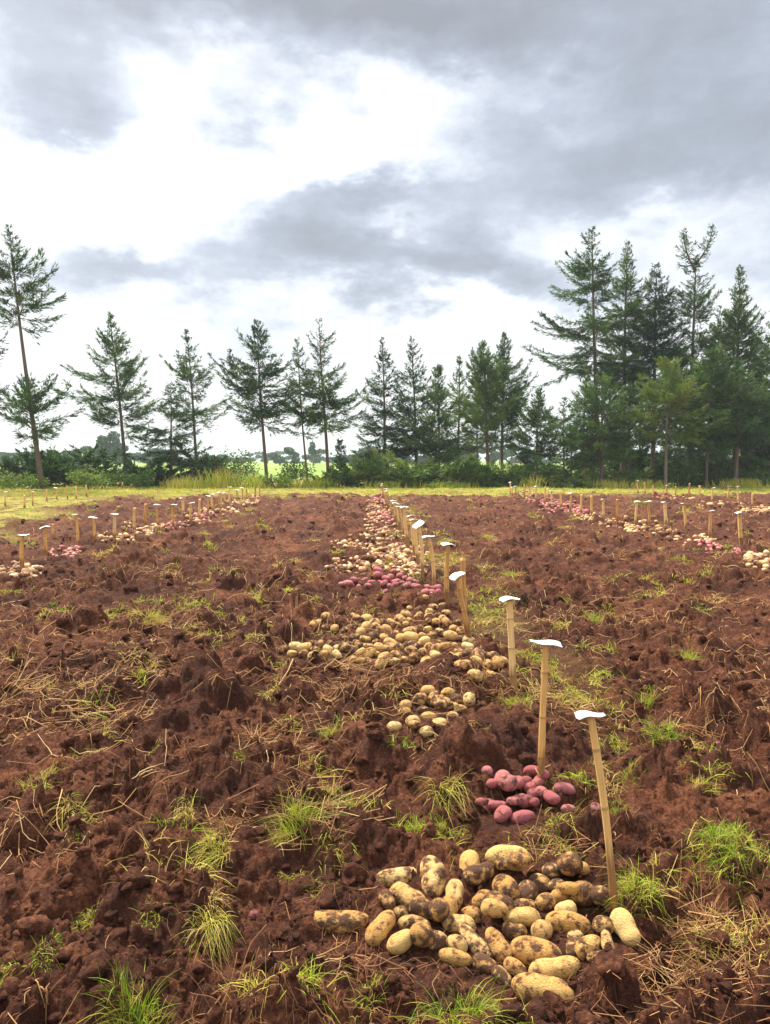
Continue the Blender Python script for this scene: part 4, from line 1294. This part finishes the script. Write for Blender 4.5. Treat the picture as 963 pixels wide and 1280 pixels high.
for i, (px, Y, yt, hw, lab) in enumerate([(705, 46, 500, 26, 'dull cypress in shade behind the short dense dark one'), (762, 50, 430, 28, 'cypress half hidden behind the low bright ones'),
                                          (800, 49, 470, 30, 'shaded cypress filling the gap behind the low rounded one'), (850, 50, 440, 30, 'shaded cypress behind the olive round headed one'),
                                          (905, 50, 470, 34, 'shaded cypress behind the layered boughs'), (945, 50, 430, 36, 'shaded cypress behind the one cut off at the edge'),
                                          (865, 44, 520, 30, 'low dark cypress under the see-through tall one'), (505, 50, 540, 18, 'little cypress in the gap behind the narrow pair'),
                                          (597, 49, 500, 22, 'thin cypress behind the flat topped one'), (715, 42, 530, 22, 'small ragged cypress at the foot of the group')]):
    T('cypress_tree', lab, px, Y, yt, [(575 if i % 2 else 556, yt, hw, d(dens=10, el=(-5, 45), droop=.18, pw=.5, per=9))], 60 + i, tone0=.3 + .05 * (i % 4))
for i, (px, Y, yt) in enumerate([(378, 42, 545), (690, 41, 560), (735, 43, 520), (900, 45, 520), (842, 46, 530)]):
    pass

# ------------------------------------------------------------------ shrubs, brush and tall weeds at the field end
def shrub(name, label, px, Y, wpx, hpx, seed, tone0, mat, kind, cat, group):
    r = np.random.default_rng(seed)
    sc = Y / F
    foot = at_depth(px, HOR, Y)
    x, y = float(foot[0]), Y
    z0 = float(H(np.array([x]), np.array([y]))[0])
    w, h = wpx * sc, hpx * sc * (1.3 if kind == 'brush' else (1.1 if kind == 'leafy' else .85))
    fol, wood = Acc(), Acc()
    if kind == 'brush':                         # cut conifer boughs lying in a heap
        n = int(26 + 22 * w)
        base = np.stack([r.uniform(-w, w, n) * .75, r.normal(0, .5, n), r.random(n) ** 1.5 * h * .55], -1)
        az = r.uniform(0, 6.28, n)
        sprays(fol, wood, base, az, np.radians(r.uniform(0, 55, n)), h * r.uniform(.5, 1.05, n) * .85, np.full(n, .45), r, tone0=tone0, per=13, leaf=(.12, .24), lw=.06)
    elif kind == 'leafy':
        n = int(900 * max(w, .5))
        nc_ = 9
        cc = np.stack([r.uniform(-w, w, nc_) * .7, r.normal(0, .35, nc_), r.uniform(.25, .72, nc_) * h], -1)
        k = r.integers(nc_, size=n)
        dirs = unit(r.normal(size=(n, 3)))
        rad = np.array([w * .45, .45, h * .34]) * (r.random(n) ** .4)[:, None]
        P = cc[k] + dirs * rad
        P[:, 2] = np.abs(P[:, 2])
        D = unit(dirs + np.array([0, 0, .6]) + r.normal(0, .5, (n, 3)))
        ribbons(fol, P, D, r.uniform(.08, .17, n), np.full(n, .07), np.stack([np.zeros(n), np.zeros(n), -np.full(n, .3)], -1), np.clip(tone0 + r.normal(0, .16, n), 0, 1), 2, r=r)
        m = 7
        C = np.stack([np.linspace((0, 0, -.1), (r.uniform(-w, w) * .6, r.normal(0, .2), h * .7), 5) for _ in range(m)])
        tubes(wood, C, np.full((m, 5), .012), r.random(m), 4)
    else:                                       # tall weeds
        n = int(260 * max(w, .4))
        P = np.stack([r.normal(0, w * .5, n), r.normal(0, .35, n), np.zeros(n)], -1)
        az = r.uniform(0, 6.28, n)
        ln = np.abs(r.normal(0, .22, n))
        D = np.stack([np.cos(az) * np.sin(ln), np.sin(az) * np.sin(ln), np.cos(ln)], -1)
        ribbons(fol, P, D, h * r.uniform(.5, 1.15, n), np.full(n, .028), np.stack([np.cos(az) * .2, np.sin(az) * .2, -np.full(n, .2)], -1), np.clip(tone0 + r.normal(0, .15, n), 0, 1), 4, r=r)
        C = np.stack([np.linspace((r.normal(0, w * .4), r.normal(0, .2), -.1), (r.normal(0, w * .5), r.normal(0, .3), h * r.uniform(.7, 1.1)), 4) for _ in range(8)])
        tubes(wood, C, np.full((8, 4), .008), r.random(8), 4)
    root = add(name, None, loc=(x, y, z0), label=label, cat=cat, group=group)
    add('foliage', fol.mesh('foliage', (mat,), False), root)
    add('stems', wood.mesh('stems', (M_bark,)), root)


gb = 'heaps of cut boughs along the field end'
for i, (px, Y, w, h, tone, lab) in enumerate([
        (60, 39, 46, 40, .25, 'dark green heap of cut boughs under the tall two crowned cypress'), (108, 41, 30, 44, .2, 'dark rounded heap of boughs before the far eucalyptus'),
        (18, 41, 30, 24, .22, 'low dark heap of boughs at the edge of view'), (190, 39.5, 36, 30, .28, 'dark boughs heaped at the foot of the low drooping cypress'),
        (262, 42, 30, 34, .35, 'loose green boughs beside the low drooping cypress'), (456, 39, 26, 30, .4, 'green bough heap below the dark narrow cypress'),
        (493, 38.2, 28, 34, .55, 'olive arching bough heap just behind the end of the middle row'), (540, 38.5, 30, 28, .42, 'green bough heap below the bushy upswept cypress'),
        (582, 38.5, 30, 30, .45, 'green bough heap between the upswept cypress and the twins'), (622, 38.5, 26, 26, .4, 'green bough heap at the foot of the twin cypresses'),
        (420, 38.6, 26, 20, .42, 'low green boughs beside the sapling'), (695, 37.5, 28, 28, .25, 'dark bough heap at the foot of the short dense cypress'), (722, 37, 24, 20, .55, 'brownish bough heap before the tall group'),
        (860, 40, 30, 26, .4, 'green boughs under the olive round headed cypress'), (815, 41, 28, 22, .35, 'dark boughs between two trunks of the tall group'), (752, 46, 34, 36, .3, 'tall dark boughs deep in shade behind the crooked top trunk'), (800, 46.5, 34, 34, .3, 'shaded boughs behind the dense almost black cypress'), (845, 46, 30, 36, .35, 'shaded boughs behind the pale straight trunk'), (888, 46, 34, 34, .3, 'shaded boughs behind the thin pale trunk'), (932, 46, 34, 36, .3, 'shaded boughs behind the last pale trunk'), (970, 44, 34, 36, .3, 'dark boughs cut off by the edge of view')]):
    shrub('bough_heap', lab, px, Y, w, h, 300 + i, tone + .22, M_needle, 'brush', 'bough heap', gb)
gl = 'leafy shrubs along the field end'
for i, (px, Y, w, h, tone, lab) in enumerate([
        (14, 35.5, 22, 20, .8, 'bright yellow green shrub at the edge of the meadow'), (42, 36, 16, 16, .7, 'small bright shrub beside the leaning trunk of the two crowned cypress'),
        (112, 35.5, 24, 24, .85, 'bright yellow green shrub behind the bare meadow stakes'), (150, 37, 24, 18, .55, 'green shrub at the foot of the lone open cypress'),
        (185, 36.5, 18, 22, .5, 'fresh green shrub before the low drooping cypress'), (300, 38, 26, 44, .45, 'tall green shrub behind the end of the meadow row'), (345, 36.5, 18, 16, .85, 'low yellow shrub past the end of the meadow row'),
        (372, 39, 24, 28, .4, 'green shrub between the full dark cypress and thin leaning one'), (660, 38, 22, 26, .45, 'green shrub before the short dense cypress'),
        (745, 40, 24, 26, .4, 'green shrub among trunks of the crooked top group'), (780, 38.5, 22, 20, .45, 'green shrub before the low rounded cypress'), (850, 38.3, 26, 34, .42, 'large green shrub beside the pale straight trunk'),
        (905, 39.5, 26, 28, .5, 'light green shrub between two pale trunks'), (945, 39, 24, 24, .4, 'dark green shrub near the edge of view')]):
    shrub('shrub', lab, px, Y, w, h, 400 + i, tone, M_leaf, 'leafy', 'shrub', gl)
gw = 'tall weeds along the field end'
for i, (px, Y, w, h, tone, lab) in enumerate([
        (278, 37.5, 22, 36, .72, 'brownish tall weeds behind the meadow row'), (240, 37, 24, 24, .65, 'dry weeds before the slender pointed cypress'), (225, 36.5, 20, 18, .8, 'low dry weeds at the field corner'),
        (318, 36.8, 16, 26, .5, 'yellow green tall weeds at the end of meadow row'), (395, 37.5, 26, 20, .5, 'mixed weeds below the sparse tall cypress'), (600, 39.5, 24, 46, .5, 'tall yellowing weeds around the twin trunks'),
        (645, 39, 22, 42, .55, 'tall weeds between the twins and short dense cypress'), (668, 37, 14, 22, .7, 'yellow flowering weeds before the short dense cypress'), (760, 37, 24, 16, .8, 'reddish dry weeds at the far soil edge'),
        (812, 36.8, 26, 14, .75, 'low dry weeds before the pale straight trunk'), (930, 37, 30, 16, .75, 'low dry weeds at the edge of view'), (700, 38.5, 14, 40, .5, 'thin upright weeds at the outer corner of the group'),
        (480, 37.2, 26, 12, .4, 'low green weeds where the middle row ends'), (560, 37, 34, 12, .4, 'low green weeds before the upswept cypress')]):
    shrub('weed_clump', lab, px, Y, w, h, 500 + i, .12 + tone * .55, M_grass, 'weeds', 'weeds', gw)

# ------------------------------------------------------------------ far wood beyond the green field
fol, wood = Acc(), Acc()
r = np.random.default_rng(88)
far = [(135, 150, 541, 15), (122, 160, 552, 14), (150, 155, 556, 16), (98, 170, 558, 16), (80, 175, 562, 14), (40, 180, 566, 20), (15, 190, 567, 20), (168, 165, 562, 16), (185, 170, 566, 14),
       (368, 170, 556, 10), (392, 180, 554, 7), (350, 190, 565, 14), (455, 160, 556, 12), (470, 165, 560, 14), (505, 170, 560, 14), (440, 190, 566, 14), (530, 180, 558, 14), (560, 180, 556, 16), (640, 170, 556, 18), (675, 180, 560, 18), (760, 180, 560, 22), (800, 190, 562, 24), (850, 180, 560, 24), (910, 180, 560, 24), (590, 175, 555, 16), (615, 185, 557, 16), (720, 175, 561, 14)]
for _ in range(120):
    Y = r.uniform(190, 330)
    far.append((r.uniform(-350, 1320), Y, 575 - r.uniform(1.2, 5.2) * F / Y + 6, r.uniform(8, 20)))
for (px, Y, yt, hw) in far:
    foot = at_depth(px, HOR, Y)
    top = float(at_depth(px, yt, Y)[2])
    sc = Y / F
    nb = r.integers(4, 8)
    tubes(wood, np.array([[[foot[0], Y, -.3], [foot[0], Y, top * .8]]]), np.array([[.25, .12]]), np.array([.3]), 5)
    for k in range(nb):
        cz = top * r.uniform(.25, .92)
        c = np.array([foot[0] + r.normal(0, hw * sc * .45), Y + r.normal(0, 1.5), cz])
        n = 130
        dr = unit(r.normal(size=(n, 3)))
        P = c + dr * np.array([hw * sc * .45, 2.0, top * .16]) * (r.random(n) ** .35)[:, None]
        P[:, 2] = np.maximum(P[:, 2], .1)
        u, v = unit(r.normal(size=(n, 3))), unit(r.normal(size=(n, 3)))
        s = .42
        V = np.stack([P - u * s, P - v * s * .7, P + u * s, P + v * s * .7], 1).reshape(-1, 3)
        fol.put(V, np.arange(n * 4).reshape(-1, 4), np.repeat(r.random(n), 4))
V = np.concatenate(fol.V + wood.V)
F1, F2 = np.concatenate(fol.F4), np.concatenate(wood.F4) + fol.n
me = mesh_np('distant_wood', V, [F1, F2], {'tone': np.concatenate(fol.T + wood.T)}, False, (M_farleaf, M_bark), np.concatenate([np.zeros(len(F1)), np.ones(len(F2))]))
add('distant_wood', me, kind='stuff')

# ------------------------------------------------------------------ damp air
HZ = 1600.0
V = [(x, y, z) for z in (-1.5, 16.5) for y in (-HZ, HZ) for x in (-HZ, HZ)]
Fq = [(0, 2, 3, 1), (4, 5, 7, 6), (0, 1, 5, 4), (2, 6, 7, 3), (0, 4, 6, 2), (1, 3, 7, 5)]
hm = bpy.data.materials.new('damp_air')
hm.use_nodes = True
nt = hm.node_tree
nt.nodes.clear()
o_ = nt.nodes.new('ShaderNodeOutputMaterial')
pv = nt.nodes.new('ShaderNodeVolumePrincipled')
pv.inputs['Color'].default_value = (.74, .87, 1.0, 1)
pv.inputs['Density'].default_value = .0006
pv.inputs['Anisotropy'].default_value = .0
nt.links.new(pv.outputs[0], o_.inputs['Volume'])
me = mesh_np('haze', V, [np.array(Fq)], None, False, (hm,))
add('haze', me, kind='stuff')

# ------------------------------------------------------------------ sky: broken overcast
w = bpy.data.worlds.new('World')
scene.world = w
w.use_nodes = True
nt = w.node_tree
nt.nodes.clear()
out = nt.nodes.new('ShaderNodeOutputWorld')
bg = nt.nodes.new('ShaderNodeBackground')
nt.links.new(bg.outputs[0], out.inputs[0])
EXPOSURE = 0.88
KX = 2 ** EXPOSURE
SUN_EL, SUN_AZ = R(52), R(-35)          # azimuth clockwise from +Y (the view): behind and a little to the side
sky = nt.nodes.new('ShaderNodeTexSky')
sky.sky_type = 'NISHITA'
sky.sun_disc = False
sky.sun_elevation = SUN_EL
sky.sun_rotation = SUN_AZ
sky.air_density, sky.dust_density, sky.ozone_density = 1.0, 2.0, 1.0
dirn = nd(nt, 'ShaderNodeTexCoord').outputs['Generated']
sepd = nd(nt, 'ShaderNodeSeparateXYZ', {0: dirn})
azn = math_(nt, 'ARCTAN2', sepd.outputs[0], sepd.outputs[1])
eln = math_(nt, 'ARCSINE', sepd.outputs[2])
st = nd(nt, 'ShaderNodeMapping', {'Vector': dirn, 'Scale': (1, 1, 1.9)}).outputs[0]
w1 = noise(nt, st, 4.5, 3, .5, 1)
w2 = noise(nt, st, 15, 4, .6, 1)
wc = nd(nt, 'ShaderNodeVectorMath', {0: w1, 1: (.5, .5, .5)}, operation='SUBTRACT').outputs[0]
wc = nd(nt, 'ShaderNodeVectorMath', {0: wc}, operation='SCALE'); wc.inputs['Scale'].default_value = .20; wc = wc.outputs[0]
wd = nd(nt, 'ShaderNodeVectorMath', {0: w2, 1: (.5, .5, .5)}, operation='SUBTRACT').outputs[0]
wd = nd(nt, 'ShaderNodeVectorMath', {0: wd}, operation='SCALE'); wd.inputs['Scale'].default_value = .07; wd = wd.outputs[0]
ae = nd(nt, 'ShaderNodeCombineXYZ', {0: azn, 1: eln}).outputs[0]
ae = nd(nt, 'ShaderNodeVectorMath', {0: ae, 1: wc}, operation='ADD').outputs[0]
ae = nd(nt, 'ShaderNodeVectorMath', {0: ae, 1: wd}, operation='ADD').outputs[0]
w3 = noise(nt, st, 38, 4, .6, 1)
we = nd(nt, 'ShaderNodeVectorMath', {0: w3, 1: (.5, .5, .5)}, operation='SUBTRACT').outputs[0]
we = nd(nt, 'ShaderNodeVectorMath', {0: we}, operation='SCALE'); we.inputs['Scale'].default_value = .035; we = we.outputs[0]
ae = nd(nt, 'ShaderNodeVectorMath', {0: ae, 1: we}, operation='ADD').outputs[0]
ae = nd(nt, 'ShaderNodeVectorMath', {0: ae, 1: (1, 1, 0)}, operation='MULTIPLY').outputs[0]
CLOUDS = [  # px, py, rx, ry, amount (negative: thick grey cloud, positive: thin bright cloud)
    (600, -20, 520, 85, -.70), (880, 60, 260, 80, -.22), (330, 0, 200, 40, -.25), (780, 195, 190, 75, -.42), (930, 190, 120, 90, -.25), (620, 160, 80, 50, -.15),
    (70, 155, 95, 35, -.52), (110, 60, 200, 60, -.40), (310, 125, 80, 34, -.34), (365, 285, 125, 66, -.50), (455, 315, 150, 60, -.24), (530, 352, 200, 48, -.50), (480, 245, 70, 25, -.40), (630, 310, 70, 60, -.34), (150, 340, 100, 26, -.42),
    (-120, 300, 150, 120, -.1), (1100, 250, 200, 100, -.3),
    (280, 75, 65, 38, .30), (400, 165, 200, 45, .25), (210, 225, 190, 60, .25), (690, 100, 60, 22, .22), (500, 285, 70, 20, .26), (690, 285, 60, 40, .2), (640, 400, 110, 30, .25), (830, 300, 160, 26, .18), (560, 110, 60, 20, .15),
    (230, 425, 120, 25, -.14), (460, 480, 80, 40, -.12), (90, 465, 80, 22, -.10)]
val = None
for (px, py, rx, ry, am) in CLOUDS:
    dv = ray(px, py)
    dv = dv / np.linalg.norm(dv)
    az0, el0 = math.atan2(dv[0], dv[1]), math.asin(dv[2])
    k = .93
    s_ = nd(nt, 'ShaderNodeVectorMath', {0: ae, 1: (az0, el0, 0)}, operation='SUBTRACT').outputs[0]
    s_ = nd(nt, 'ShaderNodeVectorMath', {0: s_, 1: (F / rx * k, F / ry * k, 0)}, operation='MULTIPLY').outputs[0]
    dt = nd(nt, 'ShaderNodeVectorMath', {0: s_, 1: s_}, operation='DOT_PRODUCT').outputs['Value']
    e = math_(nt, 'MULTIPLY', math_(nt, 'POWER', math.exp(-1), dt), am * 1.0)
    val = e if val is None else math_(nt, 'ADD', val, e)
f1 = noise(nt, st, 3.2, 7, .58)
f2 = noise(nt, st, 9, 6, .6)
det = math_(nt, 'ADD', math_(nt, 'MULTIPLY', math_(nt, 'SUBTRACT', f1, .5), .65), math_(nt, 'MULTIPLY', math_(nt, 'SUBTRACT', f2, .5), .50))
f3 = noise(nt, st, 24, 5, .6)
det = math_(nt, 'ADD', det, math_(nt, 'MULTIPLY', math_(nt, 'SUBTRACT', f3, .5), .24))
val = math_(nt, 'ADD', math_(nt, 'ADD', val, .98), det, True)
cloud = ramp(nt, val, [(p_, tuple(q_ / KX for q_ in c_)) for p_, c_ in [(.06, (.37, .395, .43)), (.32, (.475, .515, .585)), (.53, (.62, .675, .775)), (.70, (.90, .95, 1.03)), (.84, (1.12, 1.14, 1.16))]])
# an overcast sky grows brighter towards the zenith
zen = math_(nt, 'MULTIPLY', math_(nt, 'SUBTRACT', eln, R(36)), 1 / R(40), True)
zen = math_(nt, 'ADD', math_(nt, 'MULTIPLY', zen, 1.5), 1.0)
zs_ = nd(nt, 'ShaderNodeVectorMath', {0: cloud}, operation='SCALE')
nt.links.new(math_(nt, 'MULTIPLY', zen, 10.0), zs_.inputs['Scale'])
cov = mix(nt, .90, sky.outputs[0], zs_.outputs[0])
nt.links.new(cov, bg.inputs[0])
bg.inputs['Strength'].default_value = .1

sl = bpy.data.lights.new('sun', 'SUN')
sl.energy = 5.0
sl.angle = R(8)
sl.color = (1.0, .89, .72)
so = bpy.data.objects.new('sun', sl)
col.objects.link(so)
sd = mathutils.Vector((math.sin(SUN_AZ) * math.cos(SUN_EL), math.cos(SUN_AZ) * math.cos(SUN_EL), math.sin(SUN_EL)))
so.rotation_euler = sd.to_track_quat('Z', 'Y').to_euler()
so.location = (0, 0, 60)

scene.view_settings.view_transform = 'Standard'
scene.view_settings.look = 'None'
scene.view_settings.exposure = EXPOSURE
scene.view_settings.gamma = 1
scene.cycles.max_bounces = 5
scene.cycles.diffuse_bounces = 3
scene.cycles.volume_bounces = 1
scene.cycles.transparent_max_bounces = 4
scene.cycles.use_denoising = True
